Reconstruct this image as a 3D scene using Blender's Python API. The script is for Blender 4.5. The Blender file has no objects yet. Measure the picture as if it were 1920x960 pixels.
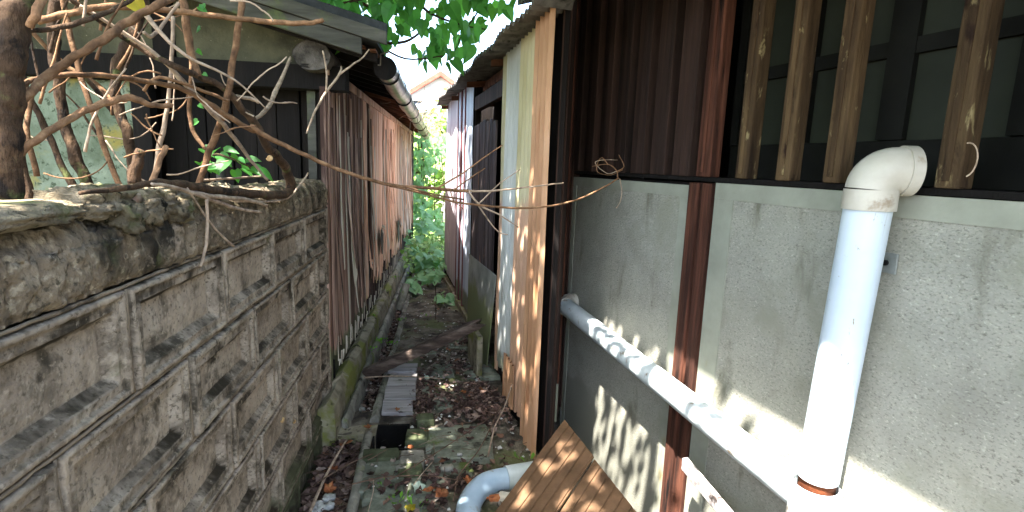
import bpy, math, random
import numpy as np
from mathutils import Vector, Matrix, noise
random.seed(7)
rnd = random.random
U = random.uniform
sc = bpy.context.scene
col = sc.collection

# ------------------------------------------------------------------ camera
EYE = Vector((0, 0, 1.3))
RIGHT = Vector((0.99063279, -0.13181872, 0.03564404))
UP = Vector((-0.01271128, 0.17087611, 0.98521052))
FWD = Vector((0.1359599, 0.97643493, -0.1675999))
cam_d = bpy.data.cameras.new("camera")
cam = bpy.data.objects.new("camera", cam_d)
col.objects.link(cam)
cam.matrix_world = Matrix(((RIGHT.x, UP.x, -FWD.x, EYE.x), (RIGHT.y, UP.y, -FWD.y, EYE.y), (RIGHT.z, UP.z, -FWD.z, EYE.z), (0, 0, 0, 1)))
cam_d.sensor_width = 36
cam_d.lens = 18.75
cam_d.clip_start = 0.02
cam_d.clip_end = 600
sc.camera = cam

# ------------------------------------------------------------------ light
SUN = Vector((0.715, 0.699, -2.0)).normalized()      # direction of travel
world = bpy.data.worlds.new("World")
sc.world = world
world.use_nodes = True
wn = world.node_tree
bg = wn.nodes["Background"]
sky = wn.nodes.new("ShaderNodeTexSky")
sky.sky_type = 'NISHITA'
sky.sun_disc = False
sky.sun_elevation = math.asin(-SUN.z)
sky.sun_rotation = math.atan2(-SUN.x, -SUN.y)
sky.dust_density = 3.0
wn.links.new(sky.outputs[0], bg.inputs[0])
bg.inputs[1].default_value = 0.15
sl = bpy.data.lights.new("sun", 'SUN')
sl.energy = 4.7
sl.angle = math.radians(0.53)
sl.color = (1.0, 0.94, 0.86)
so = bpy.data.objects.new("sun", sl)
so.rotation_euler = SUN.to_track_quat('-Z', 'Y').to_euler()
so.location = (-2, -2, 6)
col.objects.link(so)
sc.view_settings.view_transform = 'Standard'
sc.view_settings.look = 'None'
sc.view_settings.gamma = 1
sc.view_settings.exposure = 3.0
sc.cycles.max_bounces = 8
sc.cycles.diffuse_bounces = 5

# ------------------------------------------------------------------ helpers
def at(px, py, Y=None, X=None, Z=None):
    """world point on the sight line of photo pixel (px,py) at a given depth"""
    w = RIGHT * (px - 960) + UP * (480 - py) + FWD * 1000
    if Y is not None: t = Y / w.y
    elif X is not None: t = X / w.x
    else: t = (Z - EYE.z) / w.z
    return EYE + w * t

def proj(p):
    v = p - EYE
    d = v.dot(FWD)
    if d < 0.02: return None
    return 960 + 1000 * v.dot(RIGHT) / d, 480 - 1000 * v.dot(UP) / d

def tag(o, label=None, cat=None, group=None, kind=None):
    if label: o['label'] = label
    if cat: o['category'] = cat
    if group: o['group'] = group
    if kind: o['kind'] = kind
    return o

def empty(name, loc=(0, 0, 0), label=None, cat=None, group=None):
    o = bpy.data.objects.new(name, None)
    o.location = loc
    o.empty_display_size = 0.05
    col.objects.link(o)
    return tag(o, label, cat, group)

def par(o, parent):
    if parent is not None:
        o.parent = parent
        bpy.context.view_layer.update() if False else None
        o.matrix_parent_inverse = worldm(parent).inverted()
    return o

def worldm(o):
    m = Matrix.LocRotScale(o.location, o.rotation_euler, o.scale)
    if o.parent: m = worldm(o.parent) @ o.matrix_parent_inverse @ m
    return m

class MB:
    def __init__(s): s.v = []; s.f = []
    def add(s, vs, fs):
        b = len(s.v)
        s.v += [tuple(v) for v in vs]
        s.f += [tuple(b + i for i in f) for f in fs]
        return s
    def box(s, x0, x1, y0, y1, z0, z1):
        vs = [(x, y, z) for z in (z0, z1) for y in (y0, y1) for x in (x0, x1)]
        return s.add(vs, [(0, 2, 3, 1), (4, 5, 7, 6), (0, 1, 5, 4), (2, 6, 7, 3), (0, 4, 6, 2), (1, 3, 7, 5)])
    def obox(s, c, ax, ay, az):
        """box from centre and three half-axis vectors"""
        c = Vector(c); ax = Vector(ax); ay = Vector(ay); az = Vector(az)
        vs = [c + ax * i + ay * j + az * k for k in (-1, 1) for j in (-1, 1) for i in (-1, 1)]
        return s.add(vs, [(0, 2, 3, 1), (4, 5, 7, 6), (0, 1, 5, 4), (2, 6, 7, 3), (0, 4, 6, 2), (1, 3, 7, 5)])
    def tube(s, pts, rs, n=8, cap=True, wob=0.0):
        pts = [Vector(p) for p in pts]
        if not hasattr(rs, '__len__'): rs = [rs] * len(pts)
        b = len(s.v)
        t0 = (pts[1] - pts[0]).normalized()
        ref = Vector((0, 0, 1)) if abs(t0.z) < 0.9 else Vector((1, 0, 0))
        u = t0.cross(ref).normalized()
        for i, p in enumerate(pts):
            if i == 0: t = pts[1] - pts[0]
            elif i == len(pts) - 1: t = pts[-1] - pts[-2]
            else: t = (pts[i + 1] - pts[i]).normalized() + (pts[i] - pts[i - 1]).normalized()
            t = t.normalized()
            u = (u - t * u.dot(t)).normalized()
            w = t.cross(u)
            for k in range(n):
                a = 2 * math.pi * k / n
                r = rs[i] * (1 + wob * U(-1, 1))
                s.v.append(tuple(p + (u * math.cos(a) + w * math.sin(a)) * r))
        for i in range(len(pts) - 1):
            for k in range(n):
                k2 = (k + 1) % n
                s.f.append((b + i * n + k, b + i * n + k2, b + (i + 1) * n + k2, b + (i + 1) * n + k))
        if cap:
            s.f.append(tuple(b + k for k in range(n))[::-1])
            e = b + (len(pts) - 1) * n
            s.f.append(tuple(e + k for k in range(n)))
        return s
    def pipe(s, pts, r, wall=0.004, n=24):
        """open pipe with wall thickness"""
        s.tube(pts, r, n, cap=False)
        b1 = len(s.v)
        s.tube(pts, r - wall, n, cap=False)
        b0 = b1 - len(pts) * n
        # flip inner
        nf = (len(pts) - 1) * n
        s.f[-nf:] = [f[::-1] for f in s.f[-nf:]]
        for e in (0, (len(pts) - 1) * n):
            for k in range(n):
                k2 = (k + 1) % n
                q = (b0 + e + k, b1 + e + k, b1 + e + k2, b0 + e + k2)
                s.f.append(q if e == 0 else q[::-1])
        return s
    def grid(s, fn, us, vs):
        nu, nv = len(us), len(vs)
        P = [fn(u, v) for v in vs for u in us]
        F = [(j * nu + i, j * nu + i + 1, (j + 1) * nu + i + 1, (j + 1) * nu + i) for j in range(nv - 1) for i in range(nu - 1)]
        return s.add(P, F)
    def mesh(s, name, mat, smooth=False):
        me = bpy.data.meshes.new(name)
        me.from_pydata(s.v, [], s.f)
        if mat: me.materials.append(mat)
        if smooth: me.shade_smooth()
        me.update()
        return me
    def build(s, name, mat, parent=None, smooth=False, bevel=0, origin=None, auto=False):
        if origin is not None:
            o_ = Vector(origin)
            s.v = [tuple(Vector(v) - o_) for v in s.v]
        me = s.mesh(name, mat, smooth)
        o = bpy.data.objects.new(name, me)
        if origin is not None: o.location = origin
        col.objects.link(o)
        if bevel:
            m = o.modifiers.new("bevel", 'BEVEL'); m.width = bevel; m.segments = 2; m.limit_method = 'ANGLE'
        if auto:
            me.shade_smooth()
            m = o.modifiers.new("es", 'EDGE_SPLIT'); m.split_angle = math.radians(40)
        par(o, parent)
        return o

def lin(a, b, n): return [a + (b - a) * i / (n - 1) for i in range(n)]
def fb(x, y, z=0.0, s=1.0, o=4): return noise.fractal(Vector((x * s, y * s, z * s)), 0.7, 2.1, o)
def cr(pts, k=6):
    """smooth a polyline of tuples (any length) by Catmull-Rom"""
    out = []
    P = [pts[0]] + list(pts) + [pts[-1]]
    for i in range(1, len(P) - 2):
        a, b, c, d = P[i - 1], P[i], P[i + 1], P[i + 2]
        for j in range(k):
            t = j / k
            out.append(tuple(0.5 * (2 * b[m] + (c[m] - a[m]) * t + (2 * a[m] - 5 * b[m] + 4 * c[m] - d[m]) * t * t + (3 * b[m] - a[m] - 3 * c[m] + d[m]) * t ** 3) for m in range(len(b))))
    out.append(tuple(pts[-1]))
    return out

# ------------------------------------------------------------------ materials
def C(h):
    if not isinstance(h, str): return (*h, 1)
    h = h.lstrip('#')
    c = [int(h[i:i + 2], 16) / 255 for i in (0, 2, 4)]
    return tuple(x / 12.92 if x < 0.04045 else ((x + 0.055) / 1.055) ** 2.4 for x in c) + (1,)

def mat(name, ramp, sc_=4, st=(1, 1, 1), rough=0.9, bump=0.3, bsc=60, bst=None, layers=(), zl=(), ord_=0.0, isl=0.0, trans=0, metal=0, spec=0.25, islramp=None, bdist=0.01, det=6, algae_shade=False):
    m = bpy.data.materials.new(name)
    m.use_nodes = True
    nt = m.node_tree
    N, L = nt.nodes, nt.links
    bs = N["Principled BSDF"]
    geo = N.new("ShaderNodeNewGeometry")
    def noi(scale, stretch, detail=6, w=0.0, distort=0.0):
        mp = N.new("ShaderNodeMapping"); mp.inputs['Scale'].default_value = stretch
        mp.inputs['Location'].default_value = (w, w * 1.7, w * .6)
        L.new(geo.outputs['Position'], mp.inputs[0])
        t = N.new("ShaderNodeTexNoise"); t.inputs['Scale'].default_value = scale; t.inputs['Detail'].default_value = detail
        t.inputs['Roughness'].default_value = 0.62
        t.inputs['Distortion'].default_value = distort
        if ord_ or isl:
            # shift the pattern from piece to piece
            oi2 = N.new("ShaderNodeObjectInfo")
            ad = N.new("ShaderNodeVectorMath"); ad.operation = 'ADD'
            ml = N.new("ShaderNodeMath"); ml.operation = 'MULTIPLY'; ml.inputs[1].default_value = 37.0
            L.new(oi2.outputs['Random'], ml.inputs[0])
            L.new(mp.outputs[0], ad.inputs[0]); L.new(ml.outputs[0], ad.inputs[1])
            L.new(ad.outputs[0], t.inputs['Vector'])
        else: L.new(mp.outputs[0], t.inputs['Vector'])
        return t.outputs[0]
    def rampn(src, stops):
        r = N.new("ShaderNodeValToRGB")
        e = r.color_ramp.elements
        while len(e) < len(stops): e.new(0.5)
        for el, (p, c) in zip(e, stops): el.position = p; el.color = C(c)
        L.new(src, r.inputs[0])
        return r.outputs[0]
    def mask(src, lo, hi):
        r = N.new("ShaderNodeMapRange"); r.interpolation_type = 'SMOOTHSTEP'
        r.inputs['From Min'].default_value = lo; r.inputs['From Max'].default_value = hi
        L.new(src, r.inputs['Value'])
        return r.outputs[0]
    def mix(fac, a, b, mode='MIX'):
        x = N.new("ShaderNodeMix"); x.data_type = 'RGBA'; x.blend_type = mode
        if isinstance(fac, (int, float)): x.inputs[0].default_value = fac
        else: L.new(fac, x.inputs[0])
        for i, v in ((6, a), (7, b)):
            if isinstance(v, (tuple, str)): x.inputs[i].default_value = C(v) if isinstance(v, str) or len(v) == 3 else v
            else: L.new(v, x.inputs[i])
        return x.outputs[2]
    c = rampn(noi(sc_, st, det), ramp)
    for i, (lc, ls, lst, lo, hi) in enumerate(layers):
        c = mix(mask(noi(ls, lst, 7, 3.1 * (i + 1), .3), lo, hi), c, lc)
    if zl:
        sep = N.new("ShaderNodeSeparateXYZ"); L.new(geo.outputs['Position'], sep.inputs[0])
        for i, (lc, z0, z1, ns, amt) in enumerate(zl):     # full at z0, none at z1, broken up by noise
            g = N.new("ShaderNodeMapRange"); g.inputs['From Min'].default_value = z1; g.inputs['From Max'].default_value = z0
            L.new(sep.outputs[2], g.inputs['Value'])
            a = N.new("ShaderNodeMath"); a.operation = 'ADD'; L.new(g.outputs[0], a.inputs[0]); L.new(noi(ns, (1, 1, 1), 6, 9.0 + i), a.inputs[1])
            mk = mask(a.outputs[0], 1.0 - amt * .5, 1.25 - amt * .5)
            c = mix(mk, c, lc)
    if algae_shade:  # ledge grime mixed with painted relief shade, then the painted lighter faces
        an = N.new("ShaderNodeAttribute"); an.attribute_name = 'algae_shade'
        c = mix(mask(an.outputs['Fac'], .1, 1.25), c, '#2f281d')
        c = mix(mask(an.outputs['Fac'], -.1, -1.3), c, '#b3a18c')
    if ord_:
        oi = N.new("ShaderNodeObjectInfo")
        mr = N.new("ShaderNodeMapRange"); mr.inputs['To Min'].default_value = 1 - ord_; mr.inputs['To Max'].default_value = 1 + ord_
        L.new(oi.outputs['Random'], mr.inputs['Value'])
        c = mix(1.0, c, mr.outputs[0], 'MULTIPLY')
    if islramp:
        r = rampn(geo.outputs['Random Per Island'], islramp)
        c = mix(0.8, c, r)
    if isl:
        mr = N.new("ShaderNodeMapRange"); mr.inputs['To Min'].default_value = 1 - isl; mr.inputs['To Max'].default_value = 1 + isl
        L.new(geo.outputs['Random Per Island'], mr.inputs['Value'])
        c = mix(1.0, c, mr.outputs[0], 'MULTIPLY')
    L.new(c, bs.inputs['Base Color'])
    bs.inputs['Roughness'].default_value = rough
    bs.inputs['Metallic'].default_value = metal
    bs.inputs['Specular IOR Level'].default_value = spec
    if bump:
        bp = N.new("ShaderNodeBump"); bp.inputs['Strength'].default_value = bump; bp.inputs['Distance'].default_value = bdist
        L.new(noi(bsc, bst or st, 8, 5.0), bp.inputs['Height'])
        L.new(bp.outputs[0], bs.inputs['Normal'])
    if trans:
        tr = N.new("ShaderNodeBsdfTranslucent")
        c2 = mix(0.5, c, (0.25, 0.6, 0.04, 1), 'MIX')
        L.new(c2, tr.inputs[0])
        ms = N.new("ShaderNodeMixShader"); ms.inputs[0].default_value = trans
        L.new(bs.outputs[0], ms.inputs[1]); L.new(tr.outputs[0], ms.inputs[2])
        L.new(ms.outputs[0], N["Material Output"].inputs[0])
    return m

V = (1, 1, .05)
M = {}
M['block'] = mat('decorative block concrete', algae_shade=True, ramp=[(.25, '#5a4d3f'), (.45, '#8b7d6d'), (.62, '#a89a88'), (.8, '#bbae9d')], sc_=7, rough=.95, bump=.7, bsc=90, bdist=.008, ord_=.12,
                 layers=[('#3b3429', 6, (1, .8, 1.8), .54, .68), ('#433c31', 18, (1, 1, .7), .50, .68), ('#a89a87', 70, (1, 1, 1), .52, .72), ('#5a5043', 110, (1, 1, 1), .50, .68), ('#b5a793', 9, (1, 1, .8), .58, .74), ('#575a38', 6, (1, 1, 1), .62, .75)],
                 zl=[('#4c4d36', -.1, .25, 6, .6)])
M['cap'] = mat('eroded cap concrete', [(.25, '#3a3228'), (.5, '#776855'), (.75, '#a3937d')], 9, rough=.97, bump=.9, bsc=45, bdist=.015, ord_=.12,
               layers=[('#a5977f', 60, (1, 1, 1), .52, .7), ('#4a4235', 90, (1, 1, 1), .50, .68), ('#2c271e', 7, (1, 1, .5), .46, .64), ('#4f5530', 5, (1, 1, 1), .56, .72), ('#9d8c78', 14, (1, 1, 1), .6, .7)])
M['mortar'] = mat('old mortar', [(.3, '#332c24'), (.6, '#75685a'), (.8, '#968877')], 12, bump=.8, bsc=60, zl=[('#454a28', -.05, .3, 6, .7)])
M['copstone'] = mat('mossy coping mortar', [(.25, '#332d22'), (.45, '#6e6350'), (.6, '#978972'), (.8, '#b3a58e')], 16, rough=.97, bump=1.0, bsc=50, bdist=.02,
                    layers=[('#1d1b12', 30, (1, 1, 1), .55, .64), ('#545c35', 9, (1, 1, 1), .52, .68)])
M['bead'] = mat('pale mortar bead', [(.3, '#6d6050'), (.6, '#8f7f6b'), (.8, '#a5957f')], 12, bump=.6, bsc=80, layers=[('#453c30', 8, (1, 1, 1), .52, .64)])
M['pebble'] = mat('pebble', [(.3, '#8b5b3c'), (.6, '#9a938a')], 20, rough=.6, bump=.1, ord_=.4)
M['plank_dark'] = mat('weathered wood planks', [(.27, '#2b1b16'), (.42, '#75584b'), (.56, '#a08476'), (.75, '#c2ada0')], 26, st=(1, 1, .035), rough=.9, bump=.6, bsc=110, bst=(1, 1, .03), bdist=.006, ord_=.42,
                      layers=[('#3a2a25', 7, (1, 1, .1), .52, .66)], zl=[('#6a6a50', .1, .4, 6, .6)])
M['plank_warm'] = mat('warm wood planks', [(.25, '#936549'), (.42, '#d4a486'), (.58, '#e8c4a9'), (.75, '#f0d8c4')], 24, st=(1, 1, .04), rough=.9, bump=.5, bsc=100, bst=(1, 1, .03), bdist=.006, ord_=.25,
                      layers=[('#5e4335', 7, (1, 1, .08), .54, .68)], zl=[('#b7a874', .05, .42, 4, .6)])  # warm wood, with the brighter light of the far alley put into its colour
M['splinter'] = mat('pale torn wood', [(.3, '#8d8070'), (.6, '#c9bfae')], 30, st=V, bump=.3, bsc=90)
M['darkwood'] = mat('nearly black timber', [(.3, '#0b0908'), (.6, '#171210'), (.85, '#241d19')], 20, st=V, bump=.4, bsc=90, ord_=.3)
M['greytimber'] = mat('grey barge timber', [(.3, '#2b2a26'), (.6, '#4d4c46'), (.85, '#6b685f')], 20, st=(.15, 1, 1), bump=.4, bsc=70, layers=[('#57603c', 6, (1, 1, 1), .5, .7)])
M['log'] = mat('grey log end', [(.3, '#2d2925'), (.6, '#615b55'), (.85, '#827b74')], 14, bump=.8, bsc=40, bdist=.02, layers=[('#1a1614', 12, (1, 1, 2), .58, .64)])
M['render'] = mat('olive stained render', [(.3, '#3b3a2c'), (.55, '#565441'), (.8, '#6d6a56')], 5, bump=.5, bsc=70, layers=[('#34342a', 3, (1, 1, 1), .5, .7), ('#a29a83', 60, (1, 1, 1), .66, .7)])
M['plaster'] = mat('pale green plaster', [(.3, '#525c49'), (.5, '#747f6d'), (.8, '#929b8a')], 6, bump=.6, bsc=50, layers=[('#8a7f45', 4, (1, 1, 1), .55, .66), ('#46503f', 40, (1, 1, 1), .55, .65)])
M['footing'] = mat('mossy footing concrete', [(.3, '#57503f'), (.55, '#8f8672'), (.8, '#aca48f')], 9, bump=.8, bsc=50, bdist=.015, layers=[('#74763a', 5, (1, .7, 1), .48, .62), ('#2d2a1e', 14, (1, 1, 1), .56, .68)])
M['conc'] = mat('channel concrete', [(.3, '#55524a'), (.55, '#8b877b'), (.8, '#a9a599')], 10, bump=.7, bsc=60, layers=[('#333028', 12, (1, 1, 1), .55, .68), ('#6a7340', 6, (1, 1, 1), .58, .7)])
M['path'] = mat('damp path concrete and soil', [(.28, '#28231d'), (.45, '#524b41'), (.6, '#797165'), (.8, '#938b7e')], 7, bump=1.0, bsc=45, bdist=.015,
                layers=[('#606444', 2.6, (1, 1, 1), .50, .64), ('#2d2722', 9, (1, 1, 1), .58, .68), ('#94938a', 30, (1, 1, 1), .66, .7)])
M['slab'] = mat('green grey paving', [(.3, '#46493d'), (.55, '#767a6b'), (.8, '#969a8b')], 14, bump=.6, bsc=50, ord_=.2, layers=[('#2c2a22', 8, (1, 1, 1), .54, .66), ('#55622f', 6, (1, 1, 1), .6, .7)])
M['brick'] = mat('mossy brick', [(.3, '#363b24'), (.6, '#585e46'), (.8, '#74785f')], 14, bump=.7, bsc=60, ord_=.2)
M['slate'] = mat('grey split board', [(.3, '#6d6866'), (.6, '#a5a09f'), (.85, '#bab6b4')], 30, st=(.1, 1, 1), bump=.6, bsc=70, bst=(.1, 1, 1), ord_=.12, layers=[('#3b3330', 10, (1, 1, 1), .58, .68)])
M['pitshade'] = mat('pit shade black', [(.3, '#060504'), (.7, '#12100c')], 20, bump=.8, bsc=40)  # soil lining near black; the pit's shade is put into the colour
M['soil'] = mat('dark soil', [(.3, '#0f0c0a'), (.6, '#231d18'), (.85, '#3a3229')], 20, bump=1, bsc=40, bdist=.02)
M['oldbeam'] = mat('rotten dark beam', [(.3, '#1f1815'), (.5, '#4d4039'), (.75, '#85756b')], 20, st=(.22, 1, 1), bump=1, bsc=50, bst=(.12, 1, 1), bdist=.015)
M['bark'] = mat('brown bark', [(.3, '#2a1f16'), (.55, '#4c3929'), (.8, '#755d46')], 25, bump=1.0, bsc=60, bst=(1, 1, .4), bdist=.015, layers=[('#1d150f', 40, (1, 1, .5), .55, .64), ('#5a6136', 12, (1, 1, 1), .6, .7)], ord_=.2)
M['redbark'] = mat('reddish twig bark', [(.3, '#4d3828'), (.55, '#7d5d43'), (.8, '#a68665')], 40, bump=.6, bsc=90, ord_=.25)
M['paletwig'] = mat('pale grey twig', [(.3, '#6c5a4b'), (.6, '#a8937f'), (.8, '#c7b8a4')], 40, bump=.3, bsc=90, ord_=.25)
M['pvc_blue'] = mat('dull white pvc', [(.3, '#bccad6'), (.7, '#d2dde6')], 3, rough=.35, bump=.03, bsc=30, spec=.4, layers=[('#8f8d80', 14, (1, 1, .12), .58, .74), ('#8a8474', 60, (1, 1, .6), .64, .70)])
M['pvc_beige'] = mat('beige pvc elbow', [(.3, '#aca395'), (.6, '#c0baae'), (.8, '#cdc8bd')], 8, rough=.45, bump=.05, bsc=40, spec=.4, layers=[('#9a8a78', 12, (1, 1, 1), .58, .7)])
M['pvc_dirty'] = mat('dirty pvc drain pipe', [(.3, '#a5b0b2'), (.6, '#c9d3d5'), (.8, '#d6dde0')], 9, rough=.45, bump=.06, bsc=50, spec=.35, layers=[('#857b69', 14, (1, 1, 1), .6, .7)])
M['pvc_sky'] = mat('light blue grey pvc', [(.3, '#8fa6b8'), (.7, '#b4c6d4')], 5, rough=.4, bump=.04, bsc=40, spec=.4, layers=[('#81796c', 14, (1, 1, 1), .6, .72)])
M['stain'] = mat('rusty brown residue', [(.3, '#3a1d10'), (.7, '#6c3a20')], 30, bump=.5)
M['panel'] = mat('speckled grey cement panel', [(.3, '#8d8b81'), (.5, '#9a988d'), (.75, '#a5a296')], 6, bump=.5, bsc=150, bst=(1, .6, 1), layers=[('#6f6e64', 190, (1, .6, 1.1), .50, .70), ('#b6b4a6', 170, (1, .6, 1.2), .54, .72), ('#8b8a7c', 3, (1, 1, 1), .5, .7), ('#6f6d60', 9, (1, .8, .25), .56, .74), ('#5d5c50', 3, (1, 1, .5), .62, .75)],
                 zl=[('#85857a', -.05, .25, 5, .6)])
M['border'] = mat('smooth panel border', [(.3, '#85867a'), (.6, '#98998b'), (.8, '#a4a497')], 6, bump=.12, bsc=60, layers=[('#88805f', 7, (1, 1, .35), .60, .74)])
M['redpost'] = mat('red brown peeling post', [(.28, '#1d0f0b'), (.45, '#40251b'), (.62, '#633c2d'), (.8, '#8a6350')], 24, st=(1, 1, .06), bump=.7, bsc=90, bst=(1, 1, .06), layers=[('#120907', 14, (1, 1, .15), .54, .62)])
M['bar'] = mat('peeling brown window bar', [(.3, '#2d2015'), (.5, '#4f3d29'), (.7, '#6b563c'), (.85, '#86714f')], 22, st=(1, 1, .12), bump=.6, bsc=80, bst=(1, 1, .15), ord_=.3, layers=[('#a3926a', 34, (1, 1, .35), .60, .70), ('#2a1a12', 14, (1, 1, .3), .56, .66)])
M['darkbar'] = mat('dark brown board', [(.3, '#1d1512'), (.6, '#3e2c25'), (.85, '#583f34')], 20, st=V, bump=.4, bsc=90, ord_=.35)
M['frame'] = mat('black green window frame', [(.3, '#0c0c0a'), (.7, '#171712')], 10, bump=.1)
M['pane'] = mat('dull green glass', [(.3, '#1e2118'), (.7, '#2d3125')], 3, rough=.55, bump=.02, spec=.2)
M['orange'] = mat('faded orange corrugated sheet', [(.3, '#9c7253'), (.55, '#b38b6b'), (.8, '#c3a287')], 5, st=(1, 1, .3), rough=.7, bump=.15, bsc=60, layers=[('#8f5632', 16, (1, 1, .08), .58, .7)])
M['yellow'] = mat('faded yellow corrugated sheet', [(.3, '#a59b76'), (.55, '#bcb392'), (.8, '#cbc4a9')], 5, st=(1, 1, .3), rough=.7, bump=.15, bsc=60, layers=[('#b99a78', 8, (1, 1, .06), .58, .74)], zl=[('#c09a80', .7, 1.25, 2, .7)])
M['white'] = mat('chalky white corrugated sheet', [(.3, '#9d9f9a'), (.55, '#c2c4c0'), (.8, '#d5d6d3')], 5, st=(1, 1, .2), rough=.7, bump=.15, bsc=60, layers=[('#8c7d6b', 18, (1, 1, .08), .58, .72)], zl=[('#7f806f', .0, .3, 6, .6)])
M['bluesheet'] = mat('pale blue painted sheet', [(.3, '#9aa5b8'), (.6, '#bac5d4'), (.8, '#c9d2dd')], 6, st=(1, 1, .12), rough=.55, bump=.15, bsc=60, ord_=.08, layers=[('#9d8791', 9, (1, 1, .08), .58, .72)], zl=[('#6e705f', .02, .3, 6, .6)])
M['mauvesheet'] = mat('mauve grey sheet', [(.3, '#8e8790'), (.6, '#aca4ab'), (.8, '#bbb4ba')], 6, st=(1, 1, .12), rough=.6, bump=.15, bsc=60, layers=[('#c8c8cc', 7, (1, 1, .3), .55, .7)])
M['redstrip'] = mat('dark red joint strip', [(.3, '#5a3438'), (.7, '#7b4b4d')], 10, st=V, bump=.2)
M['oldboard'] = mat('dark weathered board', [(.3, '#241d1c'), (.5, '#4a3f3f'), (.7, '#6e6262'), (.85, '#938888')], 22, st=(1, 1, .05), bump=.6, bsc=80, bst=(1, 1, .05), layers=[('#8c6a58', 12, (1, 1, .25), .62, .7)])
M['greypanel'] = mat('mossy grey sheet', [(.3, '#6e6f69'), (.55, '#8f918a'), (.8, '#a6a8a1')], 6, bump=.2, bsc=70, zl=[('#777d57', .12, .5, 5, .8)])
M['roof'] = mat('asbestos cement roof', [(.3, '#4c4844'), (.55, '#77726c'), (.8, '#948e86')], 10, bump=.5, bsc=60, layers=[('#33302c', 12, (1, 1, 1), .55, .7)])
M['slateroof'] = mat('dark roof sheet', [(.3, '#1e2022'), (.7, '#3c3f42')], 10, bump=.4, bsc=60)
M['tin'] = mat('galvanised gutter', [(.3, '#7d7369'), (.55, '#aca396'), (.8, '#c5bdb3')], 12, rough=.32, metal=.85, bump=.35, bsc=22, layers=[('#6b5546', 14, (1, .5, 1), .58, .7)])
M['black'] = mat('black rubber', [(.3, '#0c0c0c'), (.7, '#191919')], 10, bump=.1, rough=.6)
M['rafter'] = mat('orange brown rafter', [(.3, '#3b2418'), (.55, '#6e4632'), (.8, '#946449')], 18, st=(.2, 1, 1), bump=.4, bsc=60, ord_=.25)
M['deck'] = mat('brown grooved board', [(.3, '#3f2d20'), (.5, '#5d4631'), (.7, '#745942'), (.85, '#8a6f55')], 16, st=(.25, .45, 1), rough=.65, bump=.4, bsc=60, bst=(.3, .4, 1), layers=[('#523722', 10, (.3, .5, 1), .58, .7)])
M['zinc'] = mat('dull zinc plate', [(.3, '#7b7f7c'), (.7, '#9da19e')], 20, rough=.5, metal=.4, bump=.15)
M['litter'] = mat('fallen leaves', [(.3, '#3c2a22'), (.7, '#6b5044')], 30, rough=.8, bump=.2, islramp=[(0, '#1e1614'), (.3, '#3d2d28'), (.55, '#5a4640'), (.8, '#7a665c'), (.93, '#9b897d'), (1, '#80573f')])
M['palelitter'] = mat('bleached leaves', [(.3, '#6c6059'), (.7, '#a39890')], 30, rough=.8, bump=.2, isl=.35)
M['orangeleaf'] = mat('orange brown leaf', [(.3, '#5d3420'), (.5, '#8d5433'), (.8, '#ab7c50')], 30, rough=.7, bump=.3, ord_=.25)
M['yellowleaf'] = mat('yellow leaf', [(.3, '#8b7a1e'), (.7, '#c9b13a')], 30, rough=.6, bump=.2, trans=.3)
M['paleleaf'] = mat('silvery leaf', [(.3, '#8fa08c'), (.7, '#b9c4b2')], 30, rough=.6, bump=.2)
M['twigstuff'] = mat('dead twigs', [(.3, '#3b2c24'), (.7, '#776050')], 30, bump=.2, isl=.3)
M['leaf'] = mat('green leaf', [(.3, '#2f6a36'), (.7, '#55954a')], 12, rough=.4, bump=.2, bsc=40, trans=.55, ord_=.35, spec=.4)
M['leafc'] = mat('canopy leaf', [(.3, '#24502a'), (.7, '#3c7436')], 12, rough=.5, bump=0, trans=.4, isl=.3)
M['vineleaf'] = mat('soft green vine leaf', [(.3, '#74a478'), (.7, '#a4c796')], 10, rough=.5, bump=.15, trans=.4, ord_=.3)
M['farleaf'] = mat('sunlit far foliage', [(.3, '#7c9455'), (.7, '#b1c07e')], 5, rough=.6, bump=0, trans=.4, isl=.35)  # green lightened to put the far end's washed-out glare into the colour
M['fern'] = mat('undergrowth leaf', [(.3, '#75924e'), (.7, '#a8bd74')], 6, rough=.6, bump=0, trans=.3, isl=.3)
M['grass'] = mat('small weeds', [(.3, '#4a7a2a'), (.7, '#7fae3f')], 9, rough=.6, bump=0, trans=.3, isl=.25)
M['shell'] = mat('snail shell', [(.3, '#8f6a3e'), (.6, '#c9a878'), (.8, '#dcc7a2')], 60, rough=.35, bump=.1)
M['whitewall'] = mat('white render', [(.3, '#c2c0bb'), (.7, '#dcdad5')], 3, bump=.1)
M['redroof'] = mat('red painted barge', [(.3, '#9a4b3c'), (.7, '#b8695a')], 5, bump=.1)
M['bluetile'] = mat('blue grey tiles', [(.3, '#5e6b78'), (.7, '#7d8a96')], 5, bump=.2)
M['lime'] = mat('white plaster rubble', [(.3, '#8f8d86'), (.7, '#c9c8c3')], 30, bump=.8, bsc=60)
M['dirt'] = mat('yard earth', [(.3, '#2d271e'), (.6, '#554b3b'), (.85, '#6f6653')], 3, bump=.8, bsc=20, layers=[('#4a5a2c', 1.3, (1, 1, 1), .5, .62)])
M['bartop'] = M['bar']

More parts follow.
